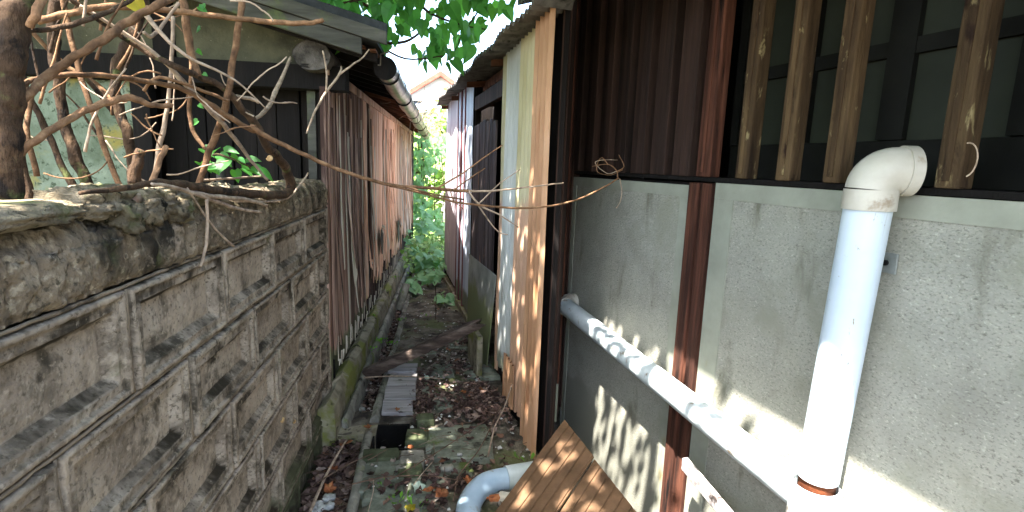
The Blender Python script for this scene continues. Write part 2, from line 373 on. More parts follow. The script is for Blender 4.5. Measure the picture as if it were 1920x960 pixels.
# ------------------------------------------------------------------ wall lines
def WX(Y): return .72 + .2 * (2.95 - Y)          # grey panelled house wall, faces the alley
WN = Vector((-1, -.2, 0)).normalized()           # outward normal
WT = Vector((-.2, 1, 0)).normalized()            # along the wall, away from camera
def WP(Y, off=0, z=0): return Vector((WX(Y), Y, z)) + WN * off
def onW(px, py, off=0):
    w = RIGHT * (px - 960) + UP * (480 - py) + FWD * 1000
    P0 = WP(2.95, off)
    t = WN.dot(P0 - EYE) / WN.dot(w)
    return EYE + w * t
def LX(Y): return .454 - .104 * (Y - 2.22)       # corrugated shed side
LN = Vector((-1, -.104, 0)).normalized()
LT = Vector((-.104, 1, 0)).normalized()
def LP(Y, off=0, z=0): return Vector((LX(Y), Y, z)) + LN * off
def SX(Y): return -.545 + .026 * (Y - 2.8)       # wooden shed side
def wbox(mb, Pf, T, N, y0, y1, o0, o1, z0, z1):
    """box on a slanted wall: y0..y1 along, o0..o1 outward offset"""
    a, b = Pf(y0, 0), Pf(y1, 0)
    vs = []
    for z in (z0, z1):
        for p in (a, b):
            for o in (o0, o1):
                q = p + N * o
                vs.append((q.x, q.y, z))
    return mb.add(vs, [(0, 2, 3, 1), (4, 5, 7, 6), (0, 1, 5, 4), (2, 6, 7, 3), (0, 4, 6, 2), (1, 3, 7, 5)])
def wb(y0, y1, o0, o1, z0, z1): return wbox(MB(), WP, WT, WN, y0, y1, o0, o1, z0, z1)
def lb(y0, y1, o0, o1, z0, z1): return wbox(MB(), LP, LT, LN, y0, y1, o0, o1, z0, z1)

# ================================================================== SETTING
g = MB()
g.grid(lambda u, v: (u, v, -.5 if abs(u) < 3 and v < 12 else -.1), [-120, -60, -30, -12, -8, -4, -2, -1, 0, 1, 2, 4, 8, 12, 30, 60, 120], [-60, -20, -8, -3, 0, 3, 6, 9, 12, 15, 20, 30, 60, 150, 300])
tag(g.build('ground', M['dirt']), kind='structure')
# yard behind the block wall
y_ = MB(); y_.grid(lambda u, v: (u, v, .0 + .03 * fb(u, v, 0, 3)), lin(-8, -.68, 30), lin(-3, 2.8, 24))
tag(y_.build('yard_ground', M['dirt'], smooth=True), kind='structure')

def path_h(x, y):
    h = .018 * fb(x, y, 0, 4) + .008 * fb(x, y, 3, 16) + .004 * fb(x, y, 1, 45, 2)
    if y > 3.4 and x > -.2: h += .012
    if x > WX(y) - .40 and y < 3.0: h -= min(.30, (x - WX(y) + .42) * 1.0)
    # pit by the pipe mouth
    if -.31 < x < -.13 and 2.30 < y < 2.56: h = -.34
    # trench on the left of the near part
    if x < -.335 and y < 2.46: h = -.12
    elif -.31 < x and y < 2.28 and x < -.28: h -= .01
    return h
pm = MB()
pm.grid(lambda u, v: (u, v, path_h(u, v)), lin(-.56, 1.22, 144), lin(1.2, 2.7, 120))
pm.grid(lambda u, v: (u, v, path_h(u, v)), lin(-.30, .75, 60), lin(2.7, 9.5, 200))
pm.box(-.56, 1.5, -1.5, 1.2, -.15, -.09)
path = tag(pm.build('path', M['path'], smooth=True), kind='structure')

# channel walls and footing
def runner(name, m, xa, xb, wa, y0, y1, z0, z1, n=60, rough=.006, top=.0, parent=None):
    """long low wall following x = xa..xb with rounded rough top"""
    mb = MB()
    prof = [(0, 0), (0, .7), (.12, .93), (.5, 1.0), (.88, .93), (1, .7), (1, 0)]
    def fn(u, v):
        i = int(u); a, b = prof[i]
        x = xa + (xb - xa) * (v - y0) / (y1 - y0) + a * wa
        z = z0 + (z1 - z0) * b
        nn = fb(v, i * .31, xa * 7, 9) * rough + fb(v, i * .2, xa * 3, 2.5) * rough * 1.2
        return (x + nn, v, z + (nn * .8 if b > .5 else 0) - top * (v - y0))
    mb.grid(fn, list(range(7)), lin(y0, y1, n))
    for e in (0, n - 1):
        b = e * 7
        f = tuple(b + i for i in range(7))
        mb.f.append(f if e == 0 else f[::-1])
    mb.f = [f[::-1] for f in mb.f]
    return mb.build(name, m, parent, smooth=False, auto=True)
ch = empty('drain_channel', (-.4, 2.5, 0), 'open concrete drain channel full of leaves along the foot of the wooden shed', 'drain channel')
runner('footing', M['footing'], -.56, -.47, .095, 2.42, 8.2, -.15, .17, 110, .010, parent=ch)
runner('channel_wall', M['conc'], -.468, -.36, .04, 2.52, 8.0, -.15, .055, 110, .006, parent=ch)
runner('channel_wall', M['conc'], -.335, -.285, .045, 2.58, 8.0, -.15, .03, 110, .006, parent=ch)
cw = MB()
cw.grid(lambda u, v: (u, 2.44 + .10 * (1 if v > 1 else 0) + .006 * fb(u, v, 2, 12), (-.15, .0, .0, -.15)[int(v)] + (.012 * fb(u, v, 1, 10) if v in (1, 2) else 0)), lin(-.57, -.29, 14), [0, 1, 2, 3])
cw.build('end_wall', M['footing'], ch)
MB().box(-.44, -.32, 2.55, 8, -.15, -.11).build('channel_bed', M['soil'], ch)

# paving pieces, bricks, boards over the trench (parts of the path)
def irregular_slab(cx, cy, w, d, h, rot, z, name, m, parent=None, jit=.12, n=10):
    mb = MB()
    pts = []
    base = [(-.5, -.5), (0, -.52), (.5, -.5), (.52, 0), (.5, .5), (0, .51), (-.5, .5), (-.51, 0)]
    c, s = math.cos(rot), math.sin(rot)
    for bx, by in base:
        bx += U(-jit, jit) * .5; by += U(-jit, jit) * .5
        x, y = bx * w, by * d
        pts.append((cx + x * c - y * s, cy + x * s + y * c))
    k = len(pts)
    ins = [(cx + (x - cx) * .93, cy + (y - cy) * .93) for x, y in pts]
    vs = [(x, y, z - h) for x, y in pts] + [(x, y, z - .006) for x, y in pts] + [(x, y, z + U(-.002, .002)) for x, y in ins] + [(cx, cy, z + U(-.003, .003))]
    fs = [(i, (i + 1) % k, k + (i + 1) % k, k + i) for i in range(k)]
    fs += [(k + i, k + (i + 1) % k, 2 * k + (i + 1) % k, 2 * k + i) for i in range(k)]
    fs += [(2 * k + i, 2 * k + (i + 1) % k, 3 * k) for i in range(k)]
    mb.add(vs, fs)
    return mb.build(name, m, parent)
for px, py, w, d, r in [(860, 822, .30, .20, .1), (870, 850, .28, .14, -.1), (720, 905, .16, .26, .05), (790, 925, .12, .20, 0), (840, 895, .2, .14, .1),
                        (740, 955, .2, .14, 0), (690, 905, .05, .2, 0), (850, 755, .22, .2, .2), (900, 700, .2, .2, .1), (830, 700, .14, .2, 0), (790, 660, .18, .16, .1), (860, 650, .18, .2, -.1), (800, 735, .06, .2, 0)]:
    p = at(px, py, Z=.0)
    irregular_slab(p.x, p.y, w, d, .05, r, .018 + U(0, .008), 'paving_slab', M['slab'], path)
for px, py, w, d, r in [(797, 787, .085, .075, .1), (783, 820, .10, .11, -.05), (714, 856, .15, .09, .03), (772, 862, .10, .12, 0), (768, 885, .1, .08, .05)]:
    p = at(px, py, Z=.02)
    irregular_slab(p.x, p.y, w, d, .06, r, .036, 'brick', M['brick'] if px != 772 else M['conc'], path, jit=.08)
for i, (y0, y1) in enumerate([(2.60, 2.74), (2.745, 2.90), (2.91, 3.10), (3.11, 3.24)]):
    b = MB(); x0 = -.285 + U(-.008, .008); x1 = -.12 + U(-.01, .01)
    tx = U(-.006, .006)
    b.obox(((x0 + x1) / 2, (y0 + y1) / 2, .035 + tx + i * .002), ((x1 - x0) / 2, U(-.006, .006), .003 * U(-1, 1)), (U(-.004, .004), (y1 - y0) / 2, .004 * U(-1, 1)), (0, 0, .011))
    o = b.build('trench_board', M['slate'], bevel=.003)
    tag(o, ['pale grey board over the drain pit, nearest one with an orange leaf', 'second pale grey board behind the drain pit board', 'third pale grey board, strewn with dark leaves', 'farthest pale grey board under the fallen beam'][i], 'board', 'grey boards laid over the trench')
# dark pipe mouth in the pit
b = MB().pipe([(-.250, 2.62, -.105), (-.245, 2.54, -.115)], .040, .005, 20)
tag(b.build('drain_outlet', M['black'], smooth=False, auto=True), 'dark round pipe mouth opening into the pit below the grey boards', 'pipe')
MB().box(-.315, -.126, 2.285, 2.57, -.36, -.325).build('pit_floor', M['pitshade'], path)  # lining coloured with the shade of the pit
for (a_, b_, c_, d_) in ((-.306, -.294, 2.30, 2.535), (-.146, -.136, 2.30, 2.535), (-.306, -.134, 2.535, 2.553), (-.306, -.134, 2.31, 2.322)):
    MB().box(a_, b_, c_, d_, -.33, -.004).build('pit_wall', M['pitshade'], path)
# thin PVC pipe lying by the trench
b = MB().tube(cr([(-.322, 2.43, .005), (-.318, 2.2, .012), (-.312, 2.0, .008), (-.31, 1.8, .004), (-.30, 1.4, .0)], 5), .021, 16)
tag(b.build('thin_pipe', M['conc'], auto=True), 'thin dirty white pipe lying along the leaf filled trench', 'pipe')
# old beam across the path
A, B = Vector((-.43, 3.10, .04)), Vector((.245, 3.03, .375))
d = (B - A).normalized(); s_ = Vector((0, 1, 0)); up = s_.cross(d) * -1
mb = MB(); rings = []
N_ = 40
def fbm(u, v):
    t = v / (N_ - 1); i = int(u); a = 2 * math.pi * i / 16
    c, s = math.cos(a), math.sin(a)
    sq = 1 / max(abs(c), abs(s)) ** .7
    r = .035 * sq * (1 + .10 * fb(t * 2, c, s, 2) + .14 * fb(t * 9, c * 3, s * 3, 3))
    w = r * c; h = r * s * (1.0 - .25 * t)
    e = 0
    if t > .97: e = .03 * U(-1, 1)
    if t < .02: w *= .8; h *= .8
    return A + d * (t * (B - A).length + e) + s_ * w + up * h
mb.grid(fbm, list(range(17)), list(range(N_)))
mb.f.append(tuple(range(16))); mb.f.append(tuple((N_ - 1) * 17 + i for i in range(16))[::-1])
tag(mb.build('fallen_beam', M['oldbeam'], auto=True), 'rotten dark timber beam lying slanted across the path', 'beam')
# block under its upper end
o = MB().obox((.235, 3.24, .10), (.018, .002, 0), (-.02, .15, 0), (0, 0, .17)).build('stone_block', M['footing'], bevel=.008)
tag(o, 'grey upright stone slab under the high end of the fallen beam', 'stone slab')
MBs = MB(); MBs.tube([at(762, 530, Y=5.0) + Vector((0, 0, -.02)), at(752, 555, Y=5.1) + Vector((0.0, -.25, -.08))], .035, 14)
tag(MBs.build('broken_pipe', M['conc'], auto=True), 'short grey pipe stub standing in the channel before the plants', 'pipe')

# ================================================================== BLOCK WALL
wall = empty('block_wall', (-.6, 1.2, 0), 'low wall of moulded decorative concrete blocks with ribbed cap along the left', 'wall')
def block_mesh(seed, wid=.397, hei=.192, style=0):
    rs = random.Random(seed)
    br = [0, .003, .005, .013, .016, .032, .046, .07]
    prof = [-.014, -.002, .004, .004, -.002, -.002, -.022, -.021]
    if style == 1:
        br = [0, .003, .005, .015, .018, .042, .056, .07]
        prof = [-.014, -.002, .004, .004, -.003, -.003, -.020, -.019]
    def prf(d):
        for i in range(len(br) - 1):
            if d <= br[i + 1]: 
                t = (d - br[i]) / (br[i + 1] - br[i])
                return prof[i] + (prof[i + 1] - prof[i]) * t
        return prof[-1]
    ys = sorted(set([round(b, 4) for b in br] + [round(wid - b, 4) for b in br] + [round(t, 4) for t in lin(.07, wid - .07, 46)]))
    zs = sorted(set([round(b, 4) for b in br] + [round(hei - b, 4) for b in br] + [round(t, 4) for t in lin(.066, hei - .066, 14)]))
    ys = sorted(set(ys + [round(t, 4) for t in lin(.004, .066, 15)] + [round(wid - t, 4) for t in lin(.004, .066, 15)]))
    zs = sorted(set(zs + [round(t, 4) for t in lin(.004, .064, 13)] + [round(hei - t, 4) for t in lin(.004, .064, 13)]))
    ox = rs.uniform(0, 50)
    mb = MB()
    def fn(y, z):
        d = min(y, wid - y, z, hei - z)
        w = fb(y + ox, z, 0, 6) * .0010 + fb(y + ox, z, 1, 28) * .0008 + fb(y + ox, z, 1, 60, 4) * .0012
        # worn arrises
        wear = max(0, fb(y + ox, z, 5, 9)) * .004
        return (prf(d) + w - (wear if .003 < d < .03 else 0), y - wid / 2, z - hei / 2)
    mb.grid(fn, ys, zs)
    me = mb.mesh('block', M['block'], smooth=True)
    at_ = me.attributes.new('algae_shade', 'FLOAT', 'POINT')
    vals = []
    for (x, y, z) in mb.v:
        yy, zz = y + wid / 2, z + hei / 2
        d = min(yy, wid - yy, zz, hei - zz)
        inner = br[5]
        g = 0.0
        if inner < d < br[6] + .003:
            g = .75 if min(zz, hei - zz) <= d + .004 else .3     # ledge grime, with recess shade painted in so the relief reads
        elif d >= br[6] + .003: g = -.35  # recess floor painted lighter to bring out the relief
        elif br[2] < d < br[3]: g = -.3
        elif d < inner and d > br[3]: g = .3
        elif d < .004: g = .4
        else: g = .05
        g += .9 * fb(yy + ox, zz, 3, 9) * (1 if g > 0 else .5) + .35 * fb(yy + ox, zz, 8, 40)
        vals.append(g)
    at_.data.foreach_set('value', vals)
    return me
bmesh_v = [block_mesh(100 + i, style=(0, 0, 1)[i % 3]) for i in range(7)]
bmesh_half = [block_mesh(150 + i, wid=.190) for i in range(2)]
WY1 = 2.60
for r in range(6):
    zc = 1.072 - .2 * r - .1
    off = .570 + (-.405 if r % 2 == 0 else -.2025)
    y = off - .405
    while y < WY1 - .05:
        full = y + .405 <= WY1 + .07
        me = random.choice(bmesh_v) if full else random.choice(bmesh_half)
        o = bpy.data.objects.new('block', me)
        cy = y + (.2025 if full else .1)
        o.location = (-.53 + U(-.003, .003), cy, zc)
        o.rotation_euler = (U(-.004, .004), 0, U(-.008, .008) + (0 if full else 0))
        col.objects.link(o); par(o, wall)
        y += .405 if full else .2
core = MB(); core.box(-.66, -.57, -1.0, WY1, -.15, 1.085)
core.build('mortar_core', M['mortar'], wall)
# raised mortar beads in the joints
def bead(p0, p1, r, name='mortar_bead'):
    n = max(4, int((Vector(p1) - Vector(p0)).length / .025))
    pts = [Vector(p0).lerp(Vector(p1), i / n) + Vector((U(-.001, .001), U(-.001, .001), U(-.001, .001))) for i in range(n + 1)]
    return MB().tube(pts, [r * U(.75, 1.15) for _ in pts], 6).build(name, M['bead'], wall, smooth=True)
for r in range(6):
    z = 1.072 - .2 * r
    bead((-.535, -.65, z), (-.535, WY1 + .02, z), .0035)
    off = .570 + (-.405 if r % 2 == 0 else -.2025)
    y = off - .405
    while y < WY1:
        bead((-.535, y, z - .006), (-.535, y, z - .194), .003)
        y += .405
# wall end quoins seen edge-on
for r in range(6):
    z0 = 1.085 - .2 * r - .185
    MB().box(-.655, -.527 + U(-.004, .004), WY1, WY1 + .03 + U(0, .02), max(z0, -.1), z0 + .178).build('end_block', M['block'], wall, bevel=.008)
# ribbed cap blocks
y = .68 - .405 * 3
i = 0
while y < WY1:
    y1 = min(y + .398, WY1 + .03)
    nn = 110
    ph = U(0, 1)
    seedx = U(0, 40)
    def fn(u, v, y=y, y1=y1, ph=ph):
        k = int(round(v))
        sec = [(-.003, 1.078), (.004, 1.09), (.006, 1.12), (.004, 1.15), (-.002, 1.175), (-.012, 1.192), (-.04, 1.2), (-.08, 1.205), (-.125, 1.2), (-.13, 1.08)]
        k0 = min(8, int(v)); fr_ = v - k0
        x = sec[k0][0] + (sec[k0 + 1][0] - sec[k0][0]) * fr_; z = sec[k0][1] + (sec[k0 + 1][1] - sec[k0][1]) * fr_
        rib = abs(math.sin(math.pi * (u + ph * .05) / .052)) ** .8
        a = 1 if k <= 5 else .3
        er = fb(u + seedx, z, 0, 5) * .004 + fb(u, z, 2, 22) * .004 + fb(u, z, x, 50, 4) * .005
        zz = z + (fb(u, x, 4, 7) * .012 + fb(u, x, 4, 30) * .007 if k >= 5 and k < 9 else 0) - (.01 * rib if k in (4, 5) else 0)
        return (-.53 + x + a * ((.014 if u > 1.1 else .006) * rib - .008) + er * a, u, zz)
    mb = MB(); us = lin(y, y1, nn)
    vv = lin(0, 9, 37)
    mb.grid(fn, us, vv)
    nu = nn
    mb.f.append(tuple(j * nu for j in range(37))); mb.f.append(tuple(j * nu + nu - 1 for j in range(37))[::-1])
    mb.build('cap_block', M['cap'], wall, smooth=True)
    y += .405
# coping: broken mortar slab and rubble on top at the near end
def lump(c, r, name, m, parent=None, seed=0, amp=.25, fr=3, sub=(20, 12), flat=None):
    mb = MB()
    c = Vector(c)
    def fn(u, v):
        th, ph = u, v
        dirv = Vector((math.cos(th) * math.sin(ph), math.sin(th) * math.sin(ph), math.cos(ph)))
        k = 1 + amp * fb(dirv.x + seed, dirv.y, dirv.z, fr * .6) + amp * .5 * fb(dirv.x + seed, dirv.y, dirv.z, fr * 2)
        # squarish
        q = 1 / max(abs(dirv.x), abs(dirv.y), abs(dirv.z)) ** .5
        return c + Vector((dirv.x * r[0], dirv.y * r[1], dirv.z * r[2])) * k * q
    mb.grid(fn, lin(0, 2 * math.pi, sub[0] + 1), lin(0.02, math.pi - .02, sub[1]))
    o = mb.build(name, m, parent, smooth=True)
    return o
lump((-.575, .60, 1.212), (.072, .30, .018), 'coping_slab', M['copstone'], wall, 1, .10, 7, (90, 24))
for k, (yy, xx, rr, zz) in enumerate([(.95, -.575, .055, 1.212), (1.04, -.60, .06, 1.215), (1.12, -.565, .05, 1.205), (1.2, -.6, .06, 1.208), (1.30, -.575, .05, 1.203), (1.42, -.6, .06, 1.200), (1.08, -.54, .03, 1.192), (.99, -.535, .03, 1.188), (1.17, -.535, .032, 1.185), (1.56, -.6, .05, 1.197)]):
    lump((xx, yy, zz), (rr * .9, rr, .025), 'rubble', M['copstone'], wall, 5 + k, .3, 4, (36, 20))
for k, (px, py, X, r) in enumerate([(258, 396, -.53, .007), (250, 372, -.55, .012), (272, 380, -.55, .010), (282, 385, -.54, .018), (165, 362, -.6, .008), (216, 368, -.58, .007), (232, 362, -.6, .006), (262, 366, -.58, .008), (228, 394, -.53, .006)]):
    p = at(px, py, X=X)
    o = lump(p, (r, r * 1.2, r * .8), 'pebble', M['pebble'], wall, 30 + k, .08, 2, (14, 8))

# ================================================================== WOODEN SHED (left)
shed = empty('wooden_shed', (-1.4, 5, 0), 'old shed of splintered vertical planks with dark open gable end on the left', 'shed')
def plank(y0, y1, z0, z1, off, m, ragged=.0, lean=0, name='plank', tilt=0.0, th=.008, nseg=None, ragtop=0):
    """thin vertical plank on the shed side, torn bottom edge, slightly warped"""
    w = y1 - y0
    n = nseg or max(3, min(10, int(w / .02)))
    zs = lin(0, 1, 12)
    mb = MB()
    sx = U(0, 99)
    rag = [U(0, 1) ** 2 * ragged for _ in range(n + 1)]
    wa = [lean * (U(-1, 1)) for _ in range(2)]
    def fn(u, v, b=0):
        k = int(round(u)); f = k / n
        yy = y0 + w * f + wa[0] * (1 - v) * .02 + .008 * math.sin(v * 4 + sx) * (lean > 0)
        zb = z0 + rag[k]
        z = zb + (z1 - zb) * v
        x = SX(yy) + off + tilt * (f - .5) + .006 * fb(f * .4 + sx, v * 1.4, 0, 1.5) + .003 * fb(f * 3 + sx, v, 0, 3) + (lean * .022 * (1 - v) ** 2)
        return (x - b, yy, z)
    us = list(range(n + 1))
    mb.grid(lambda u, v: fn(u, v), us, zs)
    mb.grid(lambda u, v: fn(u, v, th), us, zs)
    a = 0; b = (n + 1) * 12
    nf = n * 11
    mb.f[nf:] = [f[::-1] for f in mb.f[nf:]]
    for j in range(11):
        mb.f.append((a + j * (n + 1), a + (j + 1) * (n + 1), b + (j + 1) * (n + 1), b + j * (n + 1)))
        mb.f.append((a + j * (n + 1) + n, b + j * (n + 1) + n, b + (j + 1) * (n + 1) + n, a + (j + 1) * (n + 1) + n))
    for k in range(n):
        mb.f.append((a + k, b + k, b + k + 1, a + k + 1))
    return mb.build(name, m, shed)
SY0, SY1 = 2.80, 7.95
# lower backing boards, mossy near; farther ones darkened to paint shade in the gaps
y = SY0 + .02
while y < SY1:
    w = U(.2, .34); y1 = min(y + w, SY1)
    plank(y, y1 - .006, .14, 1.70, -.016, M['plank_dark'] if y < 3.4 else M['darkbar'], name='backing_board', th=.006)
    y = y1
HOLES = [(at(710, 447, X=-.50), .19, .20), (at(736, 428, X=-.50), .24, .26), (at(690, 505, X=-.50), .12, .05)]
y = SY0 - .01
pz = .24
k = 0
while y < SY1 - .05:
    w = random.choice([.05, .08, .12, .15, .2]) * (1 + (y - 3) * .06)
    y1 = min(y + w, SY1)
    t = (y - SY0) / (SY1 - SY0)
    warm = rnd() < min(1, max(0, (y - 3.2) / .9))  # brighter planks with distance, painting the lit far end
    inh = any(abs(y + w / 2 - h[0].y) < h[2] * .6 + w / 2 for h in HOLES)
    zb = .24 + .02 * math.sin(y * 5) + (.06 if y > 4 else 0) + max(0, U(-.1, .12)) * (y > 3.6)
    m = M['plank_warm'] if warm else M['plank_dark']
    hole = k in (11, 15)
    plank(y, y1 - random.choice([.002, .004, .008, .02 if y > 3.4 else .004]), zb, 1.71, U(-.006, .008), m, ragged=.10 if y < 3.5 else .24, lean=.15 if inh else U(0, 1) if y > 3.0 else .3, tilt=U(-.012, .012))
    for _q in range(2 if y > 3.0 else 1):
        # peeling strip in front
        ys = y + U(0, w * .5)
        if any(abs(ys - h[0].y) < h[2] * .7 + .04 for h in HOLES) : continue
        plank(ys, ys + U(.015, .04), zb + U(.0, .5), 1.70 - U(0, .3), .012, random.choice([m, M['plank_dark'], M['splinter']] if y < 3.4 else [m, m, M['splinter'], M['plank_warm']]), ragged=.1, lean=U(.5, 2.4), name='peeling_strip', th=.003, nseg=3)
    y = y1; k += 1
# pale torn splinters at the bottom of the planks
for i in range(52):
    yy = SY0 + .02 + (i / 52) ** 1.25 * 3.2 + U(-.02, .02)
    zb = .20 + U(-.02, .03)
    h = U(.03, .14); w = U(.012, .03)
    x = SX(yy) + .014 + U(0, .012)
    MB().add([(x, yy, zb), (x, yy + w, zb + U(-.01, .01)), (x + U(0, .008), yy + w * U(.3, .7), zb + h), (x - .003, yy, zb), (x - .003, yy + w, zb), (x - .003, yy + w * .5, zb + h)], [(0, 1, 2), (3, 5, 4), (0, 2, 5, 3), (1, 4, 5, 2), (0, 3, 4, 1)]).build('splinter', M['splinter'], shed)
# holes: flat black patches painted as their inner shade, with torn flaps
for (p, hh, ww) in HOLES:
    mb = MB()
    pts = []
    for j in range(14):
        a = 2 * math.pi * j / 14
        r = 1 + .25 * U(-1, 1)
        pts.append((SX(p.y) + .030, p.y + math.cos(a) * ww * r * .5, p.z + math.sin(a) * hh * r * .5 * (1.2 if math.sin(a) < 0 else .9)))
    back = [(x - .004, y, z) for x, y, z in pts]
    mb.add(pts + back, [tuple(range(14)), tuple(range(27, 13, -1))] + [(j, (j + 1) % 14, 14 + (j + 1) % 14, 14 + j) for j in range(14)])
    mb.build('hole_shade', M['black'], shed)
    for q in range(3):
        yy = p.y + U(-.5, .5) * ww; z1 = p.z + hh * .6; z0 = p.z + U(.0, .4) * hh
        plank(yy, yy + U(.015, .03), z0, z1, .034, random.choice([M['plank_warm'], M['splinter']]), ragged=.04, lean=.8, name='torn_flap', th=.003, nseg=2)
# bottom board + corner trim + wall-top rail
mb = MB(); mb.box(SX(2.8) - .01, SX(2.8) + .006, 2.785, 2.80, .05, .25); mb.build('corner_strip', M['darkwood'], shed)
mb = MB(); mb.box(-.575, -.548, 2.74, 2.79, .0, 1.64); mb.build('corner_post', M['plank_dark'], shed, bevel=.003)
mb = MB()
a = Vector((SX(2.75) + .012, 2.72, 1.715)); b = Vector((SX(8) + .012, 8.0, 1.70))
mb.obox((a + b) / 2, ((b - a) / 2), (.006, 0, 0), (0, 0, .022)); mb.build('wall_plate', M['plank_warm'], shed, bevel=.002)
# end post at the far corner
MB().box(SX(7.95) - .03, SX(7.95) + .03, 7.95, 8.02, 0, 1.75).build('far_post', M['greytimber'], shed)
# body behind
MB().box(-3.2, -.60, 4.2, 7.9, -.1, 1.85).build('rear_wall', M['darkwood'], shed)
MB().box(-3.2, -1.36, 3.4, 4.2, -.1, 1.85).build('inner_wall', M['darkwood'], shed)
# gable end (faces the camera), Y = 2.8
GY = 2.80
ZR = lambda X: 1.80 + .256 * (-.227 - X)         # roof line on the gable
def gbox(x0, x1, z0, z1, m, name, d0=0, d1=.04, bevel=.002): return MB().box(x0, x1, GY + d0, GY + d1, z0, z1).build(name, m, shed, bevel=bevel)
gbox(-3.3, -.455, 1.625, 1.735, M['darkwood'], 'lintel_beam', -.05, .06)
gbox(-1.325, -1.235, 1.735, 2.03, M['darkwood'], 'gable_stud', -.004, .05)
for (xa, xb) in ((-3.3, -1.33), (-1.23, -.60)):
    mb = MB()
    mb.add([(xa, GY + .01, 1.737), (xb, GY + .01, 1.737), (xb, GY + .01, ZR(xb) + .02), (xa, GY + .01, ZR(xa) + .02), (xa, GY + .04, 1.737), (xb, GY + .04, 1.737), (xb, GY + .04, ZR(xb) + .02), (xa, GY + .04, ZR(xa) + .02)],
           [(0, 1, 2, 3), (7, 6, 5, 4), (0, 4, 5, 1), (1, 5, 6, 2), (2, 6, 7, 3), (3, 7, 4, 0)])
    mb.build('gable_panel', M['render'], shed)
gbox(-3.3, -1.43, -.05, 1.622, M['plaster'], 'plaster_panel', .0, .05)
gbox(-1.43, -1.35, -.05, 1.622, M['darkwood'], 'door_post', -.02, .05)
gbox(-.645, -.605, .0, 1.622, M['greytimber'], 'door_post', -.01, .05)
gbox(-.603, -.577, .0, 1.622, M['darkwood'], 'door_post', .0, .05)
x = -1.36
while x < -.62:
    w = U(.08, .13)
    MB().box(x, x + w - .006, GY + .10 + U(0, .02), GY + .13, -.05, 1.63).build('inner_board', M['darkwood'], shed, bevel=.002)
    x += w
# log purlin end
mb = MB(); n = 26
c0 = at(585, 103, Y=2.66)
def fl(u, v):
    a = 2 * math.pi * u / n
    r = .078 * (1 + .10 * fb(math.cos(a), math.sin(a), 0, 1.5))
    return c0 + Vector((math.cos(a) * r * (1.1), v, math.sin(a) * r * .85))
mb.grid(fl, list(range(n + 1)), [0.004, 0, .01, .3])
mb.v += [tuple(c0 + Vector((0, .0, 0)))]
ci = len(mb.v) - 1
mb.f += [(i, ci, i + 1) for i in range(n)]
mb.build('log_end', M['log'], shed, auto=True)
# roof: rises to the left from the eave
EX = lambda Y: -.285 + .012 * (Y - 2.6)
mb = MB()
RY0, RY1 = 2.56, 8.3
for yy0, yy1 in [(RY0, 3.6), (3.6, 4.7), (4.7, 5.8), (5.8, 7.0), (7.0, RY1)]:
    z_ = 1.815 - .012 * (yy0 - 2.6)
    MB().add([(EX(yy0), yy0, z_), (EX(yy1), yy1, z_ - .01), (-2.6, yy1, z_ + .59), (-2.6, yy0, z_ + .6), (EX(yy0), yy0, z_ + .02), (EX(yy1), yy1, z_ + .01), (-2.6, yy1, z_ + .61), (-2.6, yy0, z_ + .62)],
             [(0, 3, 2, 1), (4, 5, 6, 7), (0, 1, 5, 4), (1, 2, 6, 5), (2, 3, 7, 6), (3, 0, 4, 7)]).build('roof_sheet', M['slateroof'], shed)
    MB().add([(-2.6, yy0, z_ + .6), (-2.6, yy1, z_ + .6), (-5, yy1, z_), (-5, yy0, z_), (-2.6, yy0, z_ + .62), (-2.6, yy1, z_ + .62), (-5, yy1, z_ + .02), (-5, yy0, z_ + .02)],
             [(0, 3, 2, 1), (4, 5, 6, 7), (0, 1, 5, 4), (1, 2, 6, 5), (2, 3, 7, 6), (3, 0, 4, 7)]).build('roof_sheet', M['slateroof'], shed)
# barge boards on the verge
for dz, dy, hh, m in ((-.035, 0, .035, M['greytimber']), (.03, -.015, .028, M['greytimber']), (.075, .0, .02, M['slateroof'])):
    a = Vector((-.35 if dz < 0 else -.24, RY0 + .0 + dy, ZR(-.35 if dz < 0 else -.24) + dz)); b = Vector((-2.6, RY0 + dy, ZR(-2.6) + dz))
    MB().obox((a + b) / 2, (b - a) / 2, (0, .011, 0), (0, 0, hh)).build('barge_board', m, shed, bevel=.003)
for i in range(22):
    yy = 2.68 + i * .26
    x0 = SX(yy) - .35; x1 = EX(yy) + U(-.02, .0)
    z1 = 1.775 - .010 * (yy - 2.6); 
    a = Vector((x1, yy, z1)); b = Vector((x0, yy, z1 + .256 * (x1 - x0)))
    MB().obox((a + b) / 2, (b - a) / 2, (0, .017, 0), (0, 0, .024)).build('rafter', M['rafter'] if yy > 4.4 else M['darkwood'], shed, bevel=.002)
    mb = MB(); mb.tube([(x1 - .0, yy + .02, z1 - .03), (x1 + .012, yy + .02, z1 - .03), (x1 + .014, yy + .02, z1 + .02), (x1 + .05, yy + .02, z1 + .03)], .004, 5)
    mb.build('gutter_hook', M['tin'], shed)
for i in range(5):      # battens along the eave
    xx = -.31 - i * .05
    a = Vector((xx, RY0 + .05, 1.795 + .0128 * i)); b = Vector((xx + .06, 8.1, 1.735 + .0128 * i))
    MB().obox((a + b) / 2, (b - a) / 2, (.014, 0, 0), (0, 0, .004)).build('batten', M['rafter'], shed)
